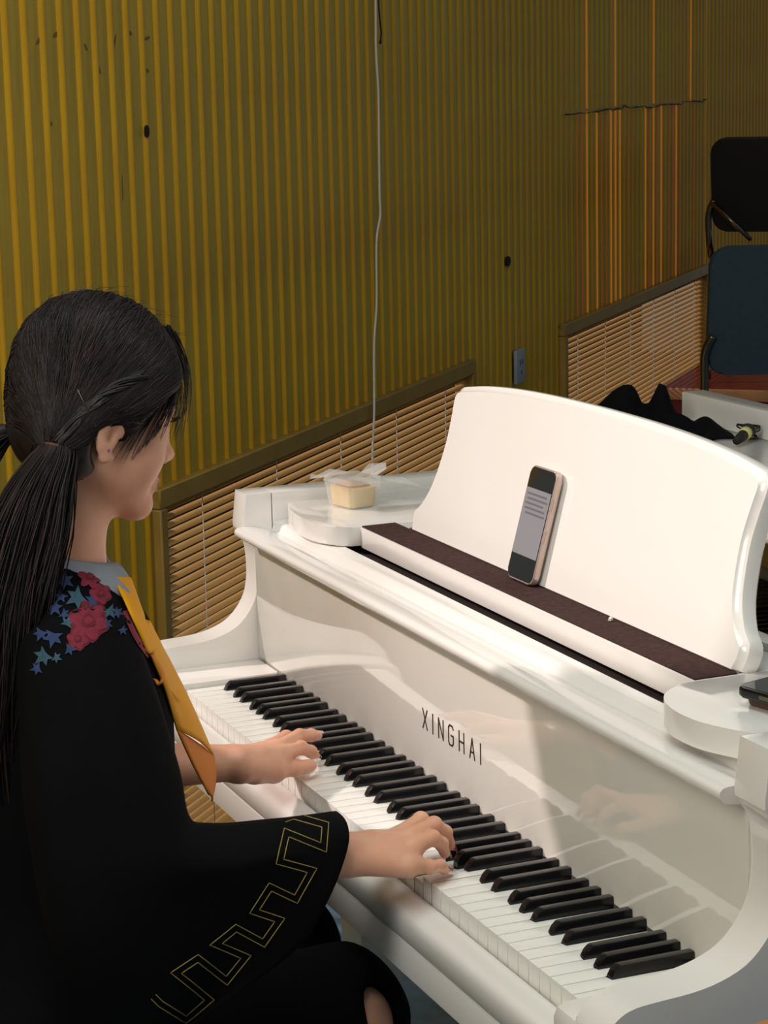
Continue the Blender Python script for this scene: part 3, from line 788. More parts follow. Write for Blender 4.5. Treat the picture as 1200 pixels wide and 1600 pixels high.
taper_box('tub', 0.064, 0.050, 0.074, 0.060, 0.0, 0.036, M['clear'], sb, open_top=True)
taper_box('lid', 0.076, 0.062, 0.072, 0.058, 0.0365, 0.044, M['clear'], sb)
def film(name, pts):                       # crumpled cling film wings
    V = []; F = []
    for p in pts: V.append(p)
    F = [(0, 1, 2), (0, 2, 3), (0, 3, 4)]
    me = from_vf(name, V, F, M['clear'], sb); md = me.modifiers.new('t', 'SOLIDIFY'); md.thickness = 0.0006; return me
film('film_wing', [(-0.036, -0.02, 0.040), (-0.060, -0.034, 0.042), (-0.085, -0.020, 0.030), (-0.066, 0.004, 0.045), (-0.036, 0.02, 0.042)])
film('film_wing', [(0.036, 0.026, 0.040), (0.046, 0.060, 0.040), (0.040, 0.095, 0.022), (0.020, 0.075, 0.036), (0.004, 0.030, 0.042)])
film('film_wing', [(-0.02, 0.028, 0.043), (-0.03, 0.05, 0.052), (0.0, 0.06, 0.056), (0.015, 0.05, 0.05), (0.02, 0.028, 0.043)])

# black cloth, small microphone on the folded lid
def cloth():
    n = 26; V = []; F = []
    cx, cy = -0.025, 0.785
    for i in range(n):
        for j in range(n):
            a, b = i / (n - 1) * 2 - 1, j / (n - 1) * 2 - 1
            r = max(abs(a), abs(b))
            x = cx + a * 0.135 + 0.02 * math.sin(5 * b + 1); y = cy + b * 0.085 + 0.015 * math.sin(4 * a)
            hgt = 0.034 * (1 - r ** 3) * (0.55 + 0.45 * math.sin(7 * a + 2 * b) * math.cos(5 * b - a)) + 0.002
            hgt += 0.055 * math.exp(-((a + 0.15) ** 2 / 0.02 + (b - 0.5) ** 2 / 0.06)) + 0.05 * math.exp(-((a + 0.75) ** 2 / 0.06 + (b - 0.1) ** 2 / 0.2))
            V.append((x, y, 1.0375 + max(hgt, 0.001)))
    for i in range(n - 1):
        for j in range(n - 1):
            F.append((i * n + j, (i + 1) * n + j, (i + 1) * n + j + 1, i * n + j + 1))
    o = from_vf('black_cloth', V, F, M['gown'], None, smooth=True)
    md = o.modifiers.new('thick', 'SOLIDIFY'); md.thickness = 0.0012; md.offset = 1
    return o
tag(cloth(), 'crumpled black cloth lying on the folded piano lid', 'cloth')
mc = empty('microphone', (0.075, 0.842, 1.0375)); tag(mc, 'small black microphone with a yellow ring beside the crumpled cloth', 'microphone')
bpy.context.view_layer.update()
M['ringy'] = mat('yellow_ring', srgb(206, 200, 130), 0.5)
a_, b_ = Vector((0.145, 0.838, 1.049)), Vector((0.116, 0.872, 1.054)); dv = (b_ - a_)
child_keep(tube('handle', [a_ - dv * 0.4, a_, a_ + dv * 0.4], [0.006, 0.0075, 0.0085], M['chair_black'], None, 12), mc)
child_keep(tube('ring', [a_ + dv * 0.35, a_ + dv * 0.7], 0.0100, M['ringy'], None, 14), mc)
child_keep(tube('head', [a_ + dv * 0.7, a_ + dv * 1.0, a_ + dv * 1.15], [0.0105, 0.011, 0.006], M['chair_black'], None, 12), mc)
wp = [Vector((0.115, 0.876, 1.055))]
for k in range(26): wp.append(Vector((0.10 + 0.020 * math.sin(k * 1.7), 0.880 + 0.012 * math.cos(k * 2.3), 1.050 + 0.010 * math.sin(k * 1.1))))
child_keep(tube('cable', catmull(wp, 4), 0.0013, M['wire'], None, 5), mc)

# wooden stool whose rounded seat pokes into the bottom right corner
M['stool'] = mat('orange_wood', srgb(196, 132, 78), 0.45, noise=0.2, nscale=14)
sl = empty('wooden_stool', (1.572, 0.075, 0)); tag(sl, 'orange-brown wooden stool top peeking in at the bottom right corner', 'stool')
V, F = tube_vf([(0, 0, 0.757), (0, 0, 0.764), (0, 0, 0.784), (0, 0, 0.791)], [0.135, 0.142, 0.142, 0.132], 36)
from_vf('seat', V, F, M['stool'], sl, autosmooth=40)
for k in range(4):
    a = math.pi / 4 + k * math.pi / 2
    tube('leg', [(0.095 * math.cos(a), 0.095 * math.sin(a), 0.758), (0.14 * math.cos(a), 0.14 * math.sin(a), 0.0)], [0.014, 0.011], M['stool'], sl, 10)
# piano bench under the player
be = empty('piano_bench', (0.61, -0.46, 0)); tag(be, 'dark padded piano bench under the seated player', 'bench')
box('seat', (-0.28, -0.17, 0.38), (0.28, 0.17, 0.425), M['bench'], be, 0.012, 3)
for sx in (-1, 1):
    for sy in (-1, 1): box('leg', (sx * 0.24 - 0.02, sy * 0.13 - 0.02, 0), (sx * 0.24 + 0.02, sy * 0.13 + 0.02, 0.38), M['bench'], be, 0.003)

# ------------------------------------------------------------------ the player
def ray_dir(u, v):
    return CAM_R.T @ np.array([(u - 600) / CAM_F, (v - 800) / CAM_F, 1.0])
def at_x(u, v, x):                                   # the point of the plane x that shows at a pixel
    d = ray_dir(u, v); return CAM_C + d * ((x - CAM_C[0]) / d[0])
person = empty('person', (0.61, -0.42, 0)); tag(person, 'person in a black gown with a yellow neckerchief playing the piano', 'person')
bpy.context.view_layer.update()
PINV = Matrix.Translation((-0.61, 0.42, 0))
def pc(o, par=None):
    o.parent = par or person; o.matrix_parent_inverse = PINV if par is None else Matrix.Identity(4)
    return o
HO = np.array([0.61, -0.279, 1.242]); HP = math.radians(15)
HF = np.array([0, math.cos(HP), -math.sin(HP)]); HU = np.array([0, math.sin(HP), math.cos(HP)]); HX = np.array([1.0, 0, 0])
def hw(p):
    p = np.asarray(p, float); return HO + p[..., 0:1] * HX + p[..., 1:2] * HF + p[..., 2:3] * HU
def hl(p):
    p = np.asarray(p, float) - HO; return np.stack([p @ HX, p @ HF, p @ HU], -1)

# head and neck
g = SDF((-0.105, -0.17, -0.26), (0.105, 0.125, 0.125), 0.0027)
g.ell((0, -0.012, 0.030), (0.072, 0.086, 0.082), 0)
g.ell((0, 0.034, 0.034), (0.060, 0.048, 0.058), 0.02)
g.ell((0, 0.034, -0.030), (0.056, 0.050, 0.072), 0.02)
for sx in (-1, 1):
    g.cone((sx * 0.050, -0.004, -0.050), (sx * 0.010, 0.062, -0.096), 0.022, 0.016, 0.022)
    g.ell((sx * 0.035, 0.044, -0.040), (0.025, 0.027, 0.034), 0.026)
    g.cone((sx * 0.012, 0.076, 0.017), (sx * 0.044, 0.060, 0.017), 0.009, 0.009, 0.012)
g.ell((0, 0.070, -0.099), (0.017, 0.015, 0.014), 0.014)
g.cut_ell((0.031, 0.092, 0.001), (0.014, 0.0115, 0.0065), 0.008); g.cut_ell((-0.031, 0.092, 0.001), (0.014, 0.0115, 0.0065), 0.008)
g.cone((0, 0.077, 0.000), (0, 0.086, -0.033), 0.0065, 0.008, 0.012)
g.ell((0, 0.0905, -0.0370), (0.0105, 0.010, 0.0085), 0.008)
for sx in (-1, 1): g.ell((sx * 0.011, 0.084, -0.0415), (0.008, 0.008, 0.006), 0.005)
g.ell((0, 0.079, -0.0655), (0.021, 0.0105, 0.0055), 0.005)
g.ell((0, 0.0775, -0.0760), (0.018, 0.0105, 0.0065), 0.005)
for sx in (-1, 1):
    hp = [(0.012, -0.014), (0.013, 0.004), (0.004, 0.015), (-0.010, 0.014), (-0.018, 0.002), (-0.017, -0.015), (-0.010, -0.030), (-0.002, -0.040), (0.006, -0.038)]
    P3 = [(sx * (0.0715 + 0.33 * (0.012 - y)), y, z - 0.006) for y, z in hp]
    g.chain(P3, [0.0042] * 7 + [0.006, 0.0045], 0.004, 0.003)
    g.ell((sx * 0.0785, -0.003, -0.018), (0.0055, 0.014, 0.025), 0.004, [[math.cos(0.33), sx * math.sin(0.33), 0], [-sx * math.sin(0.33), math.cos(0.33), 0], [0, 0, 1]])
    g.cone((sx * 0.072, 0.004, -0.010), (sx * 0.080, -0.010, -0.012), 0.010, 0.006, 0.005)
    g.cut_ell((sx * 0.086, 0.000, -0.020), (0.0095, 0.008, 0.012), 0.003)
nb = hl(np.array([0.61, -0.335, 1.05])); nb2 = hl(np.array([0.61, -0.345, 1.0]))
g.cone((0, -0.020, -0.050), tuple(nb), 0.049, 0.052, 0.025)
g.cone(tuple(nb), tuple(nb2), 0.054, 0.075, 0.02)
hv, hf = g.mesh(); hv = smooth_vf(hv, hf, 2, 0.4)
lipmask = (np.abs(hv[:, 0]) < 0.019) & (hv[:, 1] > 0.0805) & (hv[:, 2] < -0.061) & (hv[:, 2] > -0.0825)
head_v = hw(hv)

def hand(wrist, elbow, fingers, thumb, palm_w, lo, hi, upside=0.0):
    g = SDF(lo, hi, 0.0021)
    w_ = np.array(wrist); e_ = np.array(elbow); d = (w_ - e_) / np.linalg.norm(w_ - e_)
    ax = np.array(palm_w, float)                        # thumb-to-pinky direction across the palm
    for k in (-0.010, 0.010):
        g.cone(e_ + ax * k * 1.4, w_ + ax * k - d * 0.012, 0.030, 0.0185, 0.02)
    mc = [np.array(f[0]) for f in fingers]
    for i, m in enumerate(mc):
        st_ = w_ + ax * (i - 1.5) * 0.0085 - np.array([0, 0, 0.002])
        g.cone(st_, m - np.array([0, 0, 0.004]), 0.0165, 0.0112, 0.012)
    for i in range(3):
        g.cone(0.5 * (w_ + mc[i]) - np.array([0, 0, .006]), 0.5 * (mc[i] + mc[i + 1]) - np.array([0, 0, 0.006]), 0.012, 0.0085, 0.010)
    g.cone(w_ - ax * 0.012, np.array(thumb[1]), 0.016, 0.0125, 0.014)
    g.cone(0.5 * (w_ + mc[0]), np.array(thumb[1]), 0.012, 0.010, 0.012)
    base = g.D.copy()
    def fin(pts, rad):
        h = SDF.__new__(SDF); h.h = g.h; h.lo = g.lo; h.X, h.Y, h.Z = g.X, g.Y, g.Z; h.D = np.full(g.X.shape, 10.0)
        h.chain([np.array(p) for p in pts], rad, 0.0, 0.0025)
        for p, r in zip(pts[1:3], rad[1:3]): h.ell(p, (r * 1.06,) * 3, 0.003)
        return h.D
    D = base
    for f, r in zip(fingers, ((0.0096, 0.0086, 0.0076, 0.0064), (0.0098, 0.0088, 0.0078, 0.0066), (0.0096, 0.0084, 0.0074, 0.0062), (0.0088, 0.0074, 0.0066, 0.0056))):
        fd = fin(f, r); k = 0.006
        hh = np.clip(0.5 + 0.5 * (base - fd) / k, 0, 1)
        D = np.minimum(D, base * (1 - hh) + fd * hh - k * hh * (1 - hh))
    fd = fin(thumb, (0.014, 0.0112, 0.0098, 0.0080)); k = 0.008
    hh = np.clip(0.5 + 0.5 * (base - fd) / k, 0, 1)
    D = np.minimum(D, base * (1 - hh) + fd * hh - k * hh * (1 - hh))
    g.D = D
    v, f = g.mesh(); return smooth_vf(v, f, 1, 0.4), f
RH_F = [[(.834, -.022, .783), (.816, .012, .789), (.803, .030, .770), (.798, .037, .7505)],
        [(.854, -.018, .786), (.840, .017, .790), (.827, .036, .771), (.821, .044, .7510)],
        [(.873, -.023, .781), (.861, .006, .783), (.846, .023, .766), (.837, .031, .7490)],
        [(.890, -.036, .769), (.884, -.008, .760), (.873, .009, .752), (.864, .019, .7400)]]
RH_T = [(.848, -.078, .772), (.812, -.046, .762), (.790, -.016, .755), (.781, .007, .7490)]
RW, RE = (.870, -.100, .784), (.893, -.300, .795)
LH_F = [[(.484, -.030, .772), (.462, .004, .770), (.443, .024, .757), (.431, .034, .7460)],
        [(.466, -.026, .776), (.436, .012, .777), (.414, .036, .769), (.397, .051, .7620)],
        [(.447, -.030, .773), (.417, .001, .772), (.393, .020, .762), (.379, .030, .7540)],
        [(.432, -.042, .766), (.407, -.017, .762), (.388, -.003, .753), (.376, .005, .7460)]]
LH_T = [(.508, -.074, .762), (.495, -.045, .756), (.480, -.014, .751), (.470, .013, .7480)]
LW, LE = (.508, -.094, .778), (.492, -.300, .795)
RH_F = [[(p[0], p[1], p[2] - (0.005 if i < 2 else 0.002 if i == 2 else 0)) for i, p in enumerate(f)] for f in RH_F]
RW = (RW[0], RW[1], RW[2] - 0.004)
rv, rf = hand(RW, RE, RH_F, RH_T, (1, 0.1, 0), (.755, -.315, .715), (.95, .06, .85))
lv, lf = hand(LW, LE, LH_F, LH_T, (-1, 0.1, 0), (.345, -.315, .715), (.55, .07, .85))
# bare right knee showing between gown folds
g = SDF((.62, -.30, .05), (.86, .06, .66), 0.008)
g.cone((.735, -.28, .53), (.748, -.050, .525), 0.045, 0.050, 0); g.cone((.748, -.050, .52), (.752, -.04, .30), 0.050, 0.046, 0.02); g.cone((.752, -.04, .30), (.75, -.06, .08), 0.046, 0.034, 0.02)
kv, kf = g.mesh()
allV = np.concatenate([head_v, rv, lv, kv])
allF = np.concatenate([hf, rf + len(head_v), lf + len(head_v) + len(rv), kf + len(head_v) + len(rv) + len(lv)])
body = from_vf('body', allV, allF, M['skin'], None, smooth=True); pc(body)
body.data.materials.append(M['lip'])
lm_ = np.zeros(len(allV), bool); lm_[:len(head_v)] = lipmask
fm = lm_[allF].all(1)
body.data.polygons.foreach_set('material_index', fm.astype(np.int32))

# nails
M['nail_red'] = mat('red_nail', srgb(190, 22, 40), 0.15, coat=0.8)
M['nail_clear'] = mat('glitter_nail', srgb(238, 214, 206), 0.12, coat=1.0, noise=0.2, nscale=200)
def nail(f, r, m):
    a, b = np.array(f[2]), np.array(f[3]); d = (b - a) / np.linalg.norm(b - a)
    up = np.array([0, 0.25, 1.0]); up = up - d * (up @ d); up /= np.linalg.norm(up); sx = np.cross(d, up)
    c = b + d * 0.0055 + up * (r * 0.72)
    V = []; F = []
    n = 7
    for i in range(n):
        for j in range(n):
            p, q = i / (n - 1) * 2 - 1, j / (n - 1) * 2 - 1
            wd = 0.0046 * (1 if p < 0.2 else math.sqrt(max(0.15, 1 - ((p - 0.2) / 0.95) ** 2)))
            V.append(c + d * (p * 0.0095) + sx * (q * wd) + up * (0.0022 * (1 - q * q) - 0.0012))
    for i in range(n - 1):
        for j in range(n - 1): F.append((i * n + j, i * n + j + 1, (i + 1) * n + j + 1, (i + 1) * n + j))
    o = from_vf('fingernail', V, F, m, None, smooth=True); pc(o)
    md = o.modifiers.new('t', 'SOLIDIFY'); md.thickness = 0.0008; md.offset = 1
for f, r in zip(RH_F + [RH_T], (.0064, .0066, .0062, .0056, .0080)): nail(f, r, M['nail_red'])
for f, r in zip(LH_F + [LH_T], (.0064, .0066, .0062, .0056, .0080)): nail(f, r, M['nail_clear'])
# eyes, lashes, brows, ear stud
M['eye'] = mat('eye_white', srgb(235, 230, 226), 0.15); M['iris'] = mat('iris_dark', srgb(30, 20, 16), 0.1)
def uv_ball(c, r, n=14):
    V = []; F = []
    for i in range(n + 1):
        th = math.pi * i / n
        for j in range(2 * n):
            ph_ = math.pi * j / n
            V.append((c[0] + r * math.sin(th) * math.cos(ph_), c[1] + r * math.cos(th), c[2] + r * math.sin(th) * math.sin(ph_)))
    for i in range(n):
        for j in range(2 * n):
            a = i * 2 * n + j; b = i * 2 * n + (j + 1) % (2 * n); F.append((a, b, b + 2 * n, a + 2 * n))
    return V, F
for sx in (-1, 1):
    V, F = uv_ball((sx * 0.030, 0.0625, 0.001), 0.0122)
    e = pc(from_vf('eye', hw(np.array(V)), F, M['eye'], None, smooth=True))
    V, F = uv_ball((sx * 0.030, 0.0700, 0.000), 0.0062)
    pc(from_vf('iris', hw(np.array(V)), F, M['iris'], None, smooth=True), e)
    parts = []
    for k in range(16):
        t = k / 15; x = sx * (0.019 + 0.026 * t); y = 0.0815 - 0.010 * t * t; z = 0.0055 - 0.003 * t
        parts.append(tube_vf(hw(np.array([(x, y, z), (x + sx * 0.001, y + 0.004, z + 0.0005), (x + sx * 0.003, y + 0.0075, z + 0.004)])), [0.0005, 0.0004, 0.0002], 4))
    V, F = merge(parts); pc(from_vf('eyelashes', V, F, M['hair'], None))
    parts = []
    for k in range(26):
        t = k / 25; x = sx * (0.014 + 0.034 * t); y = 0.0835 - 0.016 * t * t; z = 0.022 + 0.004 * math.sin(t * 2.6)
        parts.append(tube_vf(hw(np.array([(x, y, z - 0.002), (x + sx * 0.004, y - 0.0006, z + 0.002)])), [0.0009, 0.0003], 4))
    V, F = merge(parts); pc(from_vf('eyebrow', V, F, M['hair'], None))
V, F = uv_ball((0.0805, -0.001, -0.0375), 0.0022, 6)
pc(from_vf('ear_stud', hw(np.array(V)), F, mat('purple_stud', srgb(150, 60, 170), 0.1, coat=1.0), None, smooth=True))

# hair: volume, strands, pigtails, tie, pin
g = SDF((-0.115, -0.16, -0.13), (0.115, 0.115, 0.155), 0.0032)
g.ell((0, -0.010, 0.034), (0.081, 0.092, 0.083), 0)
g.ell((0, -0.012, 0.060), (0.064, 0.070, 0.060), 0.03)
g.ell((0, -0.044, -0.020), (0.070, 0.048, 0.066), 0.03)
for sx in (-1, 1):
    g.ell((sx * 0.050, 0.026, 0.030), (0.034, 0.050, 0.054), 0.03)
    g.ell((sx * 0.062, -0.035, -0.035), (0.026, 0.036, 0.045), 0.02)
    g.ell((sx * 0.064, -0.004, 0.012), (0.030, 0.040, 0.020), 0.02)
X, Y, Z = g.X, g.Y, g.Z
g._s(np.maximum((np.sqrt(((Y - 0.122) / 0.100) ** 2 + ((Z + 0.052) / 0.112) ** 2) - 1) * 0.10, -1 - 0 * X), 0.006)
for sx in (-1, 1): g.cut_ell((sx * 0.088, 0.000, -0.036), (0.034, 0.020, 0.028), 0.006)
g._s(Z + 0.088 + 0.3 * (Y + 0.05), 0.01)
hairv, hairf = g.mesh(); hairv = smooth_vf(hairv, hairf, 2, 0.5)
ang = hairv[:, 0] * 260 + hairv[:, 2] * 120
nrm_h = hairv - np.array([0, -0.02, 0.02]); nrm_h /= np.linalg.norm(nrm_h, axis=1)[:, None]
hairv = hairv + nrm_h * (0.0008 * np.sin(ang * 0.8) + 0.0005 * np.sin(hairv[:, 2] * 200 + hairv[:, 1] * 90))[:, None]
hair = pc(from_vf('hair', hw(hairv), hairf, M['hair'], None, smooth=True))
HB = BVHTree.FromPolygons([tuple(v) for v in hairv], [tuple(int(i) for i in f) for f in hairf])
TIE = np.array([0.076, -0.056, -0.050]); TIEL = TIE * np.array([-1, 1, 1])
def on_hair(p, off):
    loc, n, i, d = HB.find_nearest(Vector(p))
    c = Vector((0, -0.02, 0.02)); dr = (Vector(p) - c)
    # push radially out of the volume
    hit = HB.ray_cast(c, dr.normalized())
    q = hit[0] if hit[0] is not None else loc
    return np.array(q) + np.array(dr.normalized()) * off
def strand(pts, r0, r1, n=3):
    m = len(pts); return tube_vf(pts, [r0 + (r1 - r0) * k / (m - 1) for k in range(m)], n, False)
lay = []; lay2 = []
for k in range(4700):                                   # strands combed from the hairline back to the two ties
    side = 1 if rng.random() < 0.62 else -1
    th = rng.uniform(-0.1, 3.14); ph_ = rng.uniform(-0.1, 1.7)
    st_ = np.array([side * (0.004 + 0.085 * math.sin(ph_)), -0.02 + 0.110 * math.cos(th) * max(0.25, math.cos(ph_ * 0.6)), 0.030 + 0.095 * math.cos(ph_)])
    if th > 2.0: st_[2] -= 0.08 * rng.random()
    if k >= 3000 and k < 3800:                         # back of the head below the crown
        st_ = np.array([side * rng.uniform(0, 0.065), -0.12, rng.uniform(-0.065, 0.085)])
    elif k >= 4350:                                    # nape behind the ears
        st_ = np.array([side * rng.uniform(0.035, 0.066), rng.uniform(-0.075, -0.018), rng.uniform(-0.095, -0.06)])
    elif k >= 3800:                                    # temples
        st_ = np.array([side * rng.uniform(0.058, 0.078), rng.uniform(0.018, 0.080), 0]); st_[2] = max(-0.012, 0.9 * (st_[1] - 0.022)) + rng.uniform(0, 0.03)
    tgt = TIE if side > 0 else TIEL
    via = 0.5 * (st_ + tgt) + np.array([0, -0.012 + rng.normal(0, 0.008), 0.018 + rng.normal(0, 0.008)])
    wv = rng.uniform(0, 6.28); wa = rng.uniform(0, 0.004)
    path = []
    for t in np.linspace(0, 1, 12):
        p = (1 - t) ** 2 * st_ + 2 * t * (1 - t) * via + t * t * tgt
        p = p + np.array([0, 1, 1]) * wa * math.sin(wv + 7 * t)
        path.append(on_hair(p, 0.0004 + 0.0022 * (wa / 0.004) * math.sin(math.pi * t)))
    path = np.array(path)
    (lay2 if rng.random() < 0.25 else lay).append(strand(hw(path), 0.0007, 0.0005))
for k in range(70):                                    # flyaways along the crown
    a = rng.uniform(-0.9, 1.0); b = rng.uniform(-0.4, 0.4)
    p = on_hair(np.array([0.09 * math.sin(b), -0.02 + 0.1 * math.sin(a), 0.03 + 0.1 * math.cos(a)]), 0.0)
    d = np.array([rng.normal(0, 0.4), rng.normal(0.2, 0.6), 0.5]); d /= np.linalg.norm(d)
    L = rng.uniform(0.008, 0.026); c = np.array([rng.normal(0, 0.3), 1.0, -0.6])
    lay.append(strand(hw(np.array([p + d * L * t + c * L * 0.5 * t * t for t in np.linspace(0, 1, 5)])), 0.00028, 0.00012))
V, F = merge(lay); pc(from_vf('strands', V, F, M['hair'], None, smooth=True), hair)
V, F = merge(lay2); pc(from_vf('strands', V, F, M['hair2'], None, smooth=True), hair)
# loose bangs over the forehead and temple
lay = []
for k in range(60):                                    # side wisps in front of the ear
    sx = 1 if k % 2 else -1; a = rng.random()
    p0 = on_hair(np.array([sx * 0.075, 0.030 + 0.02 * a, 0.030]), 0.001); p1 = np.array([sx * 0.074, 0.024 + 0.015 * a, 0.0]); p2 = np.array([sx * (0.069 + 0.003 * a), 0.010 + 0.020 * a + rng.normal(0, 0.003), -0.030 - 0.02 * rng.random()])
    lay.append(strand(hw(np.array([(1 - t) ** 2 * p0 + 2 * t * (1 - t) * p1 + t * t * p2 for t in np.linspace(0, 1, 8)])), 0.0006, 0.0002))
for k in range(150):
    sx = 1 if rng.random() < 0.7 else -1
    t0 = rng.random()
    st_ = np.array([sx * (0.004 + 0.05 * t0), 0.060 - 0.012 * t0 + rng.normal(0, 0.004), 0.105 - 0.030 * t0])
    mid = np.array([sx * (0.022 + 0.045 * t0), 0.098 - 0.025 * t0 + rng.normal(0, 0.004), 0.068 - 0.02 * t0])
    L = rng.random()
    if rng.random() < 0.45:
        en = np.array([sx * (0.050 + 0.018 * t0), 0.088 - 0.03 * t0 + rng.normal(0, 0.004), 0.030 - 0.05 * L])
    else:
        en = np.array([sx * (0.062 + 0.012 * t0), 0.060 - 0.030 * L, 0.0 - 0.045 * L])
    lay.append(strand(hw(np.array([(1 - t) ** 2 * st_ + 2 * t * (1 - t) * mid + t * t * en for t in np.linspace(0, 1, 9)])), 0.0008, 0.0002))
V, F = merge(lay); pc(from_vf('bangs', V, F, M['hair'], None, smooth=True))
# twisted roll above the ear
parts = []
for j in range(48):
    q = []; ph0 = (j % 3) * 2.094 + rng.normal(0, 0.25); rr = rng.uniform(0.3, 1.15)
    for k in range(26):
        t = k / 25
        c = (1 - t) ** 2 * np.array([0.080, 0.014, 0.046]) + 2 * t * (1 - t) * np.array([0.092, -0.030, 0.026]) + t * t * np.array([0.082, -0.057, -0.036])
        c = on_hair(c, 0.0025); a = t * 7 + ph0
        q.append(c + rr * np.array([0.0022 * math.cos(a), 0.0050 * math.cos(a), 0.0050 * math.sin(a)]))
    parts.append(strand(hw(np.array(q)), 0.0011, 0.0009, 4))
V, F = merge(parts)
pc(from_vf('twisted_lock', V, F, M['hair'], None, smooth=True))
def pigtail(guide, n, spread, mseed):
    r = np.random.default_rng(mseed); lay = []; lay2 = []
    G = np.array(catmull(guide, 6)); m = len(G)
    for k in range(n):
        a = r.uniform(0, 2 * math.pi); q = math.sqrt(r.random()); ph_ = r.uniform(0, 6.28); L = r.uniform(0.72, 1.0)
        pts = []
        for i in range(0, max(4, int(m * L)), 2):
            t = i / (m - 1); w_ = spread * (0.16 + 0.84 * min(1, t * 2.4) ** 0.8) * (1 - 0.35 * max(0, t - 0.7) / 0.3)
            off = np.array([math.cos(a) * 0.75, math.sin(a), 0.0]) * w_ * q
            off = off + 0.009 * t * np.array([math.sin(ph_ + 9 * t), math.cos(ph_ + 7 * t), 0])
            pts.append(G[i] + off)
        (lay2 if r.random() < 0.25 else lay).append(strand(pts, 0.0013, 0.0005))
    core = tube_vf([tuple(p) for p in G], [spread * 0.62 * (0.16 + 0.84 * min(1, (i / (m - 1)) * 2.4) ** 0.8) * (1 - 0.6 * max(0, i / (m - 1) - 0.6) / 0.4) for i in range(m)], 14)
    V, F = merge([core] + lay); o = pc(from_vf('pigtail', V, F, M['hair'], None, smooth=True))
    V, F = merge(lay2); pc(from_vf('strands', V, F, M['hair2'], None, smooth=True), o)
tw_ = hw(TIE)
pigtail([tw_ + np.array([0, 0.004, 0.012]), tw_, tw_ + np.array([0.006, -0.020, -0.035]), (0.698, -0.386, 1.120), (0.708, -0.408, 1.05), (0.712, -0.420, 0.97), (0.705, -0.428, 0.89), (0.70, -0.432, 0.83)], 900, 0.047, 3)
twl = hw(TIEL)
pigtail([twl, twl + np.array([-0.006, -0.030, -0.005]), (0.530, -0.420, 1.16), (0.515, -0.435, 1.06), (0.51, -0.43, 0.95)], 300, 0.034, 4)
# sweep of loose hair leaving the back of the head
M['tie'] = mat('brown_hair_tie', srgb(92, 60, 40), 0.8, bump=0.5, bscale=300)
dtie = np.array([0.30, -0.45, -0.9]); dtie /= np.linalg.norm(dtie)
for TT in (tw_, twl):
    u1 = np.cross(dtie, [1, 0, 0]); u1 /= np.linalg.norm(u1); u2 = np.cross(dtie, u1)
    parts = []
    for off in (-0.004, 0.0, 0.004):
        ring = [TT + dtie * off + (u1 * math.cos(a) + u2 * math.sin(a)) * 0.0125 for a in np.linspace(0, 2 * math.pi, 25)]
        parts.append(tube_vf(ring, 0.0026, 6, False))
    V, F = merge(parts); pc(from_vf('hair_tie', V, F, M['tie'], None, smooth=True))
pin = []
for t in np.linspace(0, 1, 9):
    d = ray_dir(120 + 30 * t, 606 + 62 * t); dl = np.array([d @ HX, d @ HF, d @ HU]); h = HB.ray_cast(Vector(hl(CAM_C)), Vector(dl).normalized())
    if h[0] is not None: pin.append(np.array(h[0]) - dl / np.linalg.norm(dl) * 0.004)
V, F = tube_vf(hw(np.array(pin)), 0.0006, 5)
pc(from_vf('hair_pin', V, F, M['tube'], None, smooth=True))

# gown ------------------------------------------------------------------------------------
g = SDF((.37, -.68, .06), (.93, .09, 1.12), 0.0085)
g.ell((.61, -.350, .90), (.165, .110, .20), 0)
g.ell((.61, -.300, .92), (.125, .080, .12), 0.05)
for sx in (-1, 1):
    g.cone((.61, -.345, 1.012), (.61 + sx * .150, -.350, .985), 0.055, 0.058, 0.04)
g.ell((.61, -.340, .70), (.17, .135, .20), 0.08)
g.ell((.61, -.44, .56), (.21, .17, .12), 0.08)
g.cone((.71, -.40, .545), (.728, -.055, .535), 0.098, 0.072, 0.05); g.cone((.51, -.40, .545), (.495, -.055, .535), 0.098, 0.072, 0.05)
g.ell((.61, -.20, .50), (.15, .20, .075), 0.04)
g.cone((.728, -.055, .52), (.74, -.045, .12), 0.070, 0.095, 0.04); g.cone((.495, -.055, .52), (.48, -.045, .12), 0.070, 0.095, 0.04)
g.ell((.61, -.13, .28), (.16, .09, .20), 0.05)
# folds
g.D += 0.0045 * np.sin(46 * g.X + 18 * g.Y + 9 * g.Z) * np.clip((1.0 - g.Z) * 2.2, 0, 1) * np.clip((g.Z - 0.1) * 3, 0, 1) + 0.003 * np.sin(31 * g.Z + 52 * g.Y)* np.clip((0.9 - g.Z) * 3, 0, 1)
_k = at_x(592, 1580, .785); g.cut_ell(tuple(_k), (.036, .018, .036), 0.008)
g._s(g.cone_d(np.array((0.61, -0.33, 1.06)), np.array((0.61, -0.36, 1.2)), 0.055, 0.08), 0.008)
gv, gf = g.mesh(); gv = smooth_vf(gv, gf, 2, 0.5)
gown = pc(from_vf('gown', gv, gf, M['gown'], None, smooth=True))

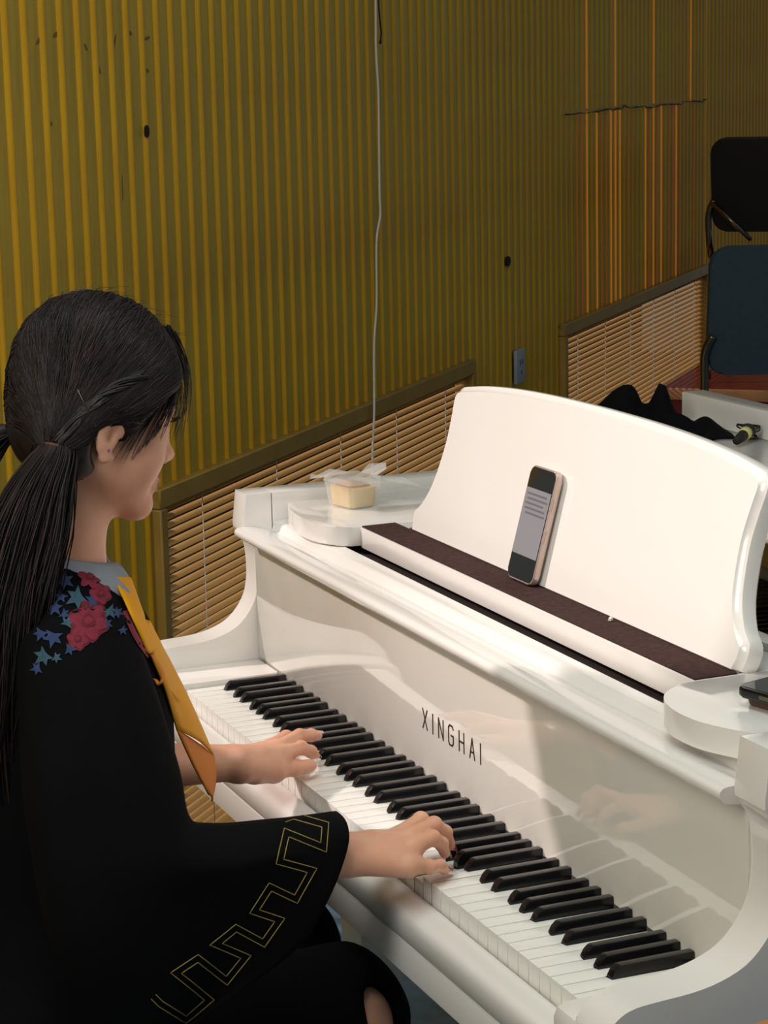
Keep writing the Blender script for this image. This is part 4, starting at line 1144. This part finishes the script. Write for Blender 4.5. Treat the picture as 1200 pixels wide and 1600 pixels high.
def loft(rings, sub_u=5, sub_v=5):
    R_ = [np.array(catmull(r, sub_v, True)) for r in rings]
    n = len(R_[0]); cols = [catmull([r[j] for r in R_], sub_u) for j in range(n)]
    m = len(cols[0])
    V = np.array([[cols[j][i] for j in range(n)] for i in range(m)])
    return V, m, n
def ring(c, top, bot, near, far=None, n=13):
    c = np.array(c); top, bot, near = map(np.array, (top, bot, near)); far = -near if far is None else np.array(far)
    out = []
    for k in range(n):
        a = 2 * math.pi * k / n
        vpart = top * math.cos(a) if math.cos(a) > 0 else bot * (-math.cos(a))
        hpart = near * math.sin(a) if math.sin(a) > 0 else far * (-math.sin(a))
        out.append(c + vpart + hpart)
    return out
cuffR = [(.866, -.103, .824), (.893, -.105, .819), (.908, -.112, .800), (.915, -.135, .755), (.917, -.172, .706), (.916, -.235, .670), (.908, -.300, .636),
         (.880, -.335, .615), (.848, -.285, .632), (.832, -.215, .675), (.826, -.155, .730), (.828, -.116, .785), (.843, -.104, .818)]
cuffR = [np.array(p) for p in cuffR]
ringsR = [ring((.735, -.347, 1.005), (0, .066, .0), (0, -.066, 0), (.036, 0, .050)),
          ring((.790, -.350, .955), (0, .072, .0), (0, -.074, 0), (.052, 0, .034)),
          ring((.845, -.350, .880), (0, .076, .012), (0, -.085, -.01), (.058, 0, .022)),
          ring((.882, -.335, .812), (0, .060, .040), (0, -.085, -.085), (.060, 0, .006)),
          ring((.888, -.255, .795), (0, .012, .044), (0, -.100, -.170), (.052, 0, 0)),
          ring((.878, -.180, .795), (0, .004, .036), (0, -.140, -.180), (.046, 0, 0)),
          cuffR]
def sleeve(rings, name):
    Vg, m, n = loft(rings, 6, 4)
    # soft folds running down from the elbow
    for i in range(m):
        for j in range(n):
            t = i / (m - 1)
            Vg[i, j] += np.array([0.0035, 0, 0.0]) * math.sin(j * 0.55 + 5 * t) * math.sin(math.pi * t) 
    V = Vg.reshape(-1, 3)
    F = [(i * n + j, i * n + (j + 1) % n, (i + 1) * n + (j + 1) % n, (i + 1) * n + j) for i in range(m - 1) for j in range(n)]
    o = pc(from_vf(name, V, F, M['gown'], None, smooth=True, recalc=True))
    md = o.modifiers.new('thick', 'SOLIDIFY'); md.thickness = 0.0025; md.offset = -1
    return V, F, o
svR, sfR, sleeveR = sleeve(ringsR, 'sleeve')
mir = lambda c: None
ringsL = [ring((.485, -.347, 1.005), (0, .066, .0), (0, -.066, 0), (-.036, 0, .050)),
          ring((.430, -.350, .955), (0, .072, .0), (0, -.074, 0), (-.052, 0, .034)),
          ring((.400, -.350, .880), (0, .076, .012), (0, -.085, -.01), (-.055, 0, .022)),
          ring((.415, -.335, .812), (0, .060, .040), (0, -.085, -.085), (-.055, 0, .006)),
          ring((.460, -.285, .800), (0, .012, .046), (0, -.080, -.130), (-.050, 0, 0)),
          ring((.480, -.245, .800), (0, .004, .042), (0, -.110, -.150), (-.046, 0, 0))]
sleeve(ringsL, 'sleeve')
# embroidery is laid on the cloth: find where a pixel's sight line meets the gown or sleeve
tv = np.concatenate([gv, svR]); tf = [tuple(int(i) for i in f) for f in gf] + [tuple(i + len(gv) for i in f) for f in sfR]
CB = BVHTree.FromPolygons([tuple(v) for v in tv], tf)
def on_cloth(u, v, off=0.001):
    d = Vector(ray_dir(u, v)).normalized(); h = CB.ray_cast(Vector(CAM_C), d)
    if h[0] is None: return None
    n = h[1] if h[1].dot(d) < 0 else -h[1]
    return h[0] + n * off
key = [(400, 512), (418, 530), (485, 572), (545, 520), (458, 450), (515, 412), (590, 470), (640, 408), (562, 375), (614, 333), (686, 372), (728, 312), (662, 290), (703, 226), (770, 258), (812, 183), (728, 160), (746, 86), (842, 124), (847, 66), (765, 43), (738, 52)]
key = [np.array((a / 1.6667, 1250 + b / 1.6667)) for a, b in key]
def offset_poly(P, d):
    out = []
    for i in range(len(P)):
        a = P[max(i - 1, 0)]; b = P[i]; c = P[min(i + 1, len(P) - 1)]
        t1 = (b - a) if i else (c - b); t2 = (c - b) if i < len(P) - 1 else t1
        t1 = t1 / (np.linalg.norm(t1) + 1e-9); t2 = t2 / (np.linalg.norm(t2) + 1e-9)
        n1 = np.array([-t1[1], t1[0]]); n2 = np.array([-t2[1], t2[0]]); n = n1 + n2; n /= np.linalg.norm(n) + 1e-9
        out.append(b + n * d / max(0.5, n @ n1))
    return out
for d in (-5.0, 5.0):
    Q = offset_poly(key, d); pts = []
    for a, b in zip(Q, Q[1:]):
        for t in np.linspace(0, 1, 8, endpoint=False):
            p = on_cloth(*(a + (b - a) * t), 0.0007)
            if p is not None and (not pts or (p - pts[-1]).length < 0.05): pts.append(p)
    V, F = tube_vf(pts, 0.00055, 5); pc(from_vf('gold_embroidery', V, F, M['gold'], None, smooth=True), None)
# floral yoke: roses and leaves stitched on the shoulder
M['rose'] = mat('rose_red_thread', srgb(134, 30, 54), 0.8, noise=0.35, nscale=160)
M['rose_d'] = mat('rose_dark_thread', srgb(104, 18, 36), 0.8, noise=0.3, nscale=160)
M['leaf_b'] = mat('leaf_blue_thread', srgb(44, 64, 108), 0.8, noise=0.35, nscale=160)
M['leaf_t'] = mat('leaf_teal_thread', srgb(52, 88, 104), 0.8, noise=0.35, nscale=160)
def patch(poly, m, off, name):
    c = np.mean(poly, 0); pts = []
    cc = on_cloth(c[0], c[1], off + 0.0006)
    if cc is None: return
    for p in poly:
        q = on_cloth(p[0], p[1], off)
        if q is None or (q - cc).length > 0.07: return
        pts.append(q)
    n = len(pts); V = [cc] + pts + [(cc + (q - cc) * 0.5) + (Vector((0, 0, 0))) for q in pts]
    hits = [on_cloth(*(c + (np.array(p) - c) * 0.5), off + 0.0005) for p in poly]
    V = [cc] + [h if h is not None else v for h, v in zip(hits, V[1 + n:])] + pts
    F = [(0, 1 + k, 1 + (k + 1) % n) for k in range(n)] + [(1 + k, 1 + n + k, 1 + n + (k + 1) % n, 1 + (k + 1) % n) for k in range(n)]
    pc(from_vf(name, V, F, m, None, smooth=True))
def blob(c, r, lobes, amp, rot=0, asp=1.0, n=30):
    out = []
    for k in range(n):
        a = 2 * math.pi * k / n; rr = r * (1 + amp * math.cos(lobes * a))
        x, y = rr * math.cos(a), rr * math.sin(a) * asp
        out.append(np.array(c) + np.array([x * math.cos(rot) - y * math.sin(rot), x * math.sin(rot) + y * math.cos(rot)]))
    return out
def rose(c, r):
    patch(blob(c, r, 6, 0.10, 0.3), M['rose_d'], 0.0010, 'rose')
    for k in range(6):
        a = k * 1.047 + 0.2; patch(blob((c[0] + r * 0.55 * math.cos(a), c[1] + r * 0.55 * math.sin(a)), r * 0.42, 3, 0.08, a, 0.8, 14), M['rose'], 0.0016, 'rose_petal')
    patch(blob(c, r * 0.34, 3, 0.12, 0.5, 1, 14), M['rose_d'], 0.0024, 'rose_petal'); patch(blob(c, r * 0.2, 3, 0.1, 0, 1, 12), M['rose'], 0.003, 'rose_petal')
def leaf(c, r, rot, m):
    out = []
    for k, q in enumerate([1.0, 0.45, 0.85, 0.4, 0.8, 0.3, 0.25, 0.3, 0.8, 0.4, 0.85, 0.45]):
        a = rot + 2 * math.pi * k / 12; out.append(np.array([c[0] + r * q * math.cos(a), c[1] + r * q * math.sin(a)]))
    patch(out, m, 0.0014, 'leaf')
for c, r in (((138, 972), 31), ((122, 1000), 17), ((140, 902), 20), ((156, 930), 17), ((128, 888), 13)): rose(c, r)
for c, r, a, m in (((100, 908), 18, 0.6, 'leaf_b'), ((122, 934), 23, 2.6, 'leaf_t'), ((142, 940), 15, -0.4, 'leaf_b'), ((170, 955), 15, 1.0, 'leaf_t'), ((182, 958), 12, 0.3, 'leaf_b'), ((84, 995), 20, 1.8, 'leaf_b'), ((70, 1025), 20, 2.4, 'leaf_t'), ((92, 882), 12, 0.2, 'leaf_b'), ((105, 975), 13, -1.2, 'leaf_t'), ((85, 950), 16, 0.9, 'leaf_b'), ((88, 1028), 11, 0.4, 'leaf_t'), ((65, 990), 15, 2.0, 'leaf_b'), ((108, 1015), 13, 0.1, 'leaf_b'), ((60, 1045), 13, 2.9, 'leaf_b'), ((112, 890), 13, 1.4, 'leaf_b'), ((96, 932), 14, 2.2, 'leaf_b'), ((165, 975), 12, 0.5, 'leaf_b'), ((100, 960), 12, 0.5, 'leaf_b'), ((190, 985), 10, 0.9, 'leaf_b')):
    leaf(c, r, a, M[m])
for a, b in zip([(194, 955), (200, 972), (208, 990), (217, 1006), (226, 1018)], [(200, 972), (208, 990), (217, 1006), (226, 1018), (232, 1026)]):
    a, b = np.array(a, float), np.array(b, float); n_ = np.array([(b - a)[1], -(b - a)[0]]); n_ = n_ / np.linalg.norm(n_) * 4
    patch([a - n_, a + n_, b + n_, b - n_], M['rose'], 0.0014, 'rose_border')

# collar
def collar():
    V = []; F = []; m = 40; rows = 5
    for i in range(m):
        ph_ = math.radians(62 - 304 * i / (m - 1))                # from the front right, round the back, to the front left
        c, s_ = math.cos(ph_), math.sin(ph_)
        for j in range(rows):
            t = j / (rows - 1)
            rx = 0.056 + 0.036 * t; ry = 0.053 + 0.024 * t
            z = 1.082 - 0.014 * s_ - (0.012 + 0.026 * t) * t - 0.016 * max(0, s_) * t + 0.004 * math.sin(math.pi * t)
            V.append((0.61 + rx * c, -0.325 + ry * s_ + 0.006 * max(0, s_), z))
    for i in range(m - 1):
        for j in range(rows - 1): F.append((i * rows + j, (i + 1) * rows + j, (i + 1) * rows + j + 1, i * rows + j + 1))
    o = pc(from_vf('collar', V, F, M['collar'], None, smooth=True)); md = o.modifiers.new('t', 'SOLIDIFY'); md.thickness = 0.003; md.offset = 1
collar()
# yellow neckerchief
def ribbon(name, left, right, xl, xr, m, sub=5, bulge=0.006, lift=0.006):
    A = catmull([at_x(u, v, x) for (u, v), x in zip(left, xl)], sub); B = catmull([at_x(u, v, x) for (u, v), x in zip(right, xr)], sub)
    n = 9; V = []; F = []
    for a, b in zip(A, B):
        for k in range(n):
            t = k / (n - 1); p = a + (b - a) * t; p = p + np.array([0.25, 1, 0.1]) * bulge * math.sin(math.pi * t)
            d = Vector(p - CAM_C); L = d.length; d.normalize()      # the cloth lies on top of the gown, never inside it
            h = CB.ray_cast(Vector(CAM_C), d)
            if h[0] is not None and h[3] < L + lift: p = np.array(Vector(CAM_C) + d * (h[3] - lift))
            V.append(p)
    for i in range(len(A) - 1):
        for k in range(n - 1): F.append((i * n + k, i * n + k + 1, (i + 1) * n + k + 1, (i + 1) * n + k))
    o = from_vf(name, V, F, m, None, smooth=True); md = o.modifiers.new('t', 'SOLIDIFY'); md.thickness = 0.0018
    return o
nk = pc(ribbon('neckerchief', [(224, 974), (234, 1022), (256, 1075), (275, 1140)], [(224, 968), (262, 1030), (300, 1105), (333, 1182)], [.655, .675, .685, .685], [.655, .625, .61, .60], M['yellow']))
pc(ribbon('tail', [(275, 1140), (300, 1195), (324, 1240)], [(333, 1182), (336, 1215), (330, 1252)], [.685, .668, .640], [.60, .61, .635], M['yellow_deep'], bulge=0.002), nk)
pc(ribbon('knot_fold', [(176, 902), (194, 940), (214, 985), (230, 1022)], [(203, 905), (213, 936), (226, 975), (233, 1020)], [.672, .676, .678, .680], [.640, .640, .645, .665], M['yellow'], lift=0.012), nk)
pc(ribbon('side_fold', [(232, 1022), (250, 1052), (247, 1070), (240, 1060)], [(236, 1020), (254, 1050), (252, 1066), (246, 1062)], [.682, .684, .684, .684], [.680, .682, .682, .682], M['yellow_deep'], bulge=0.0), nk)
# shoes
for x in (.735, .485):
    g = SDF((x - .07, -.16, 0), (x + .07, .16, .12), 0.006)
    g.ell((x, .02, .03), (.045, .12, .032), 0); g.ell((x, -.06, .055), (.04, .06, .05), 0.03)
    g._s(g.Z - 0.0 + 0 * g.X - 0.004, 0)
    v, f = g.mesh(); pc(from_vf('shoe', v, f, M['bench'], None, smooth=True))
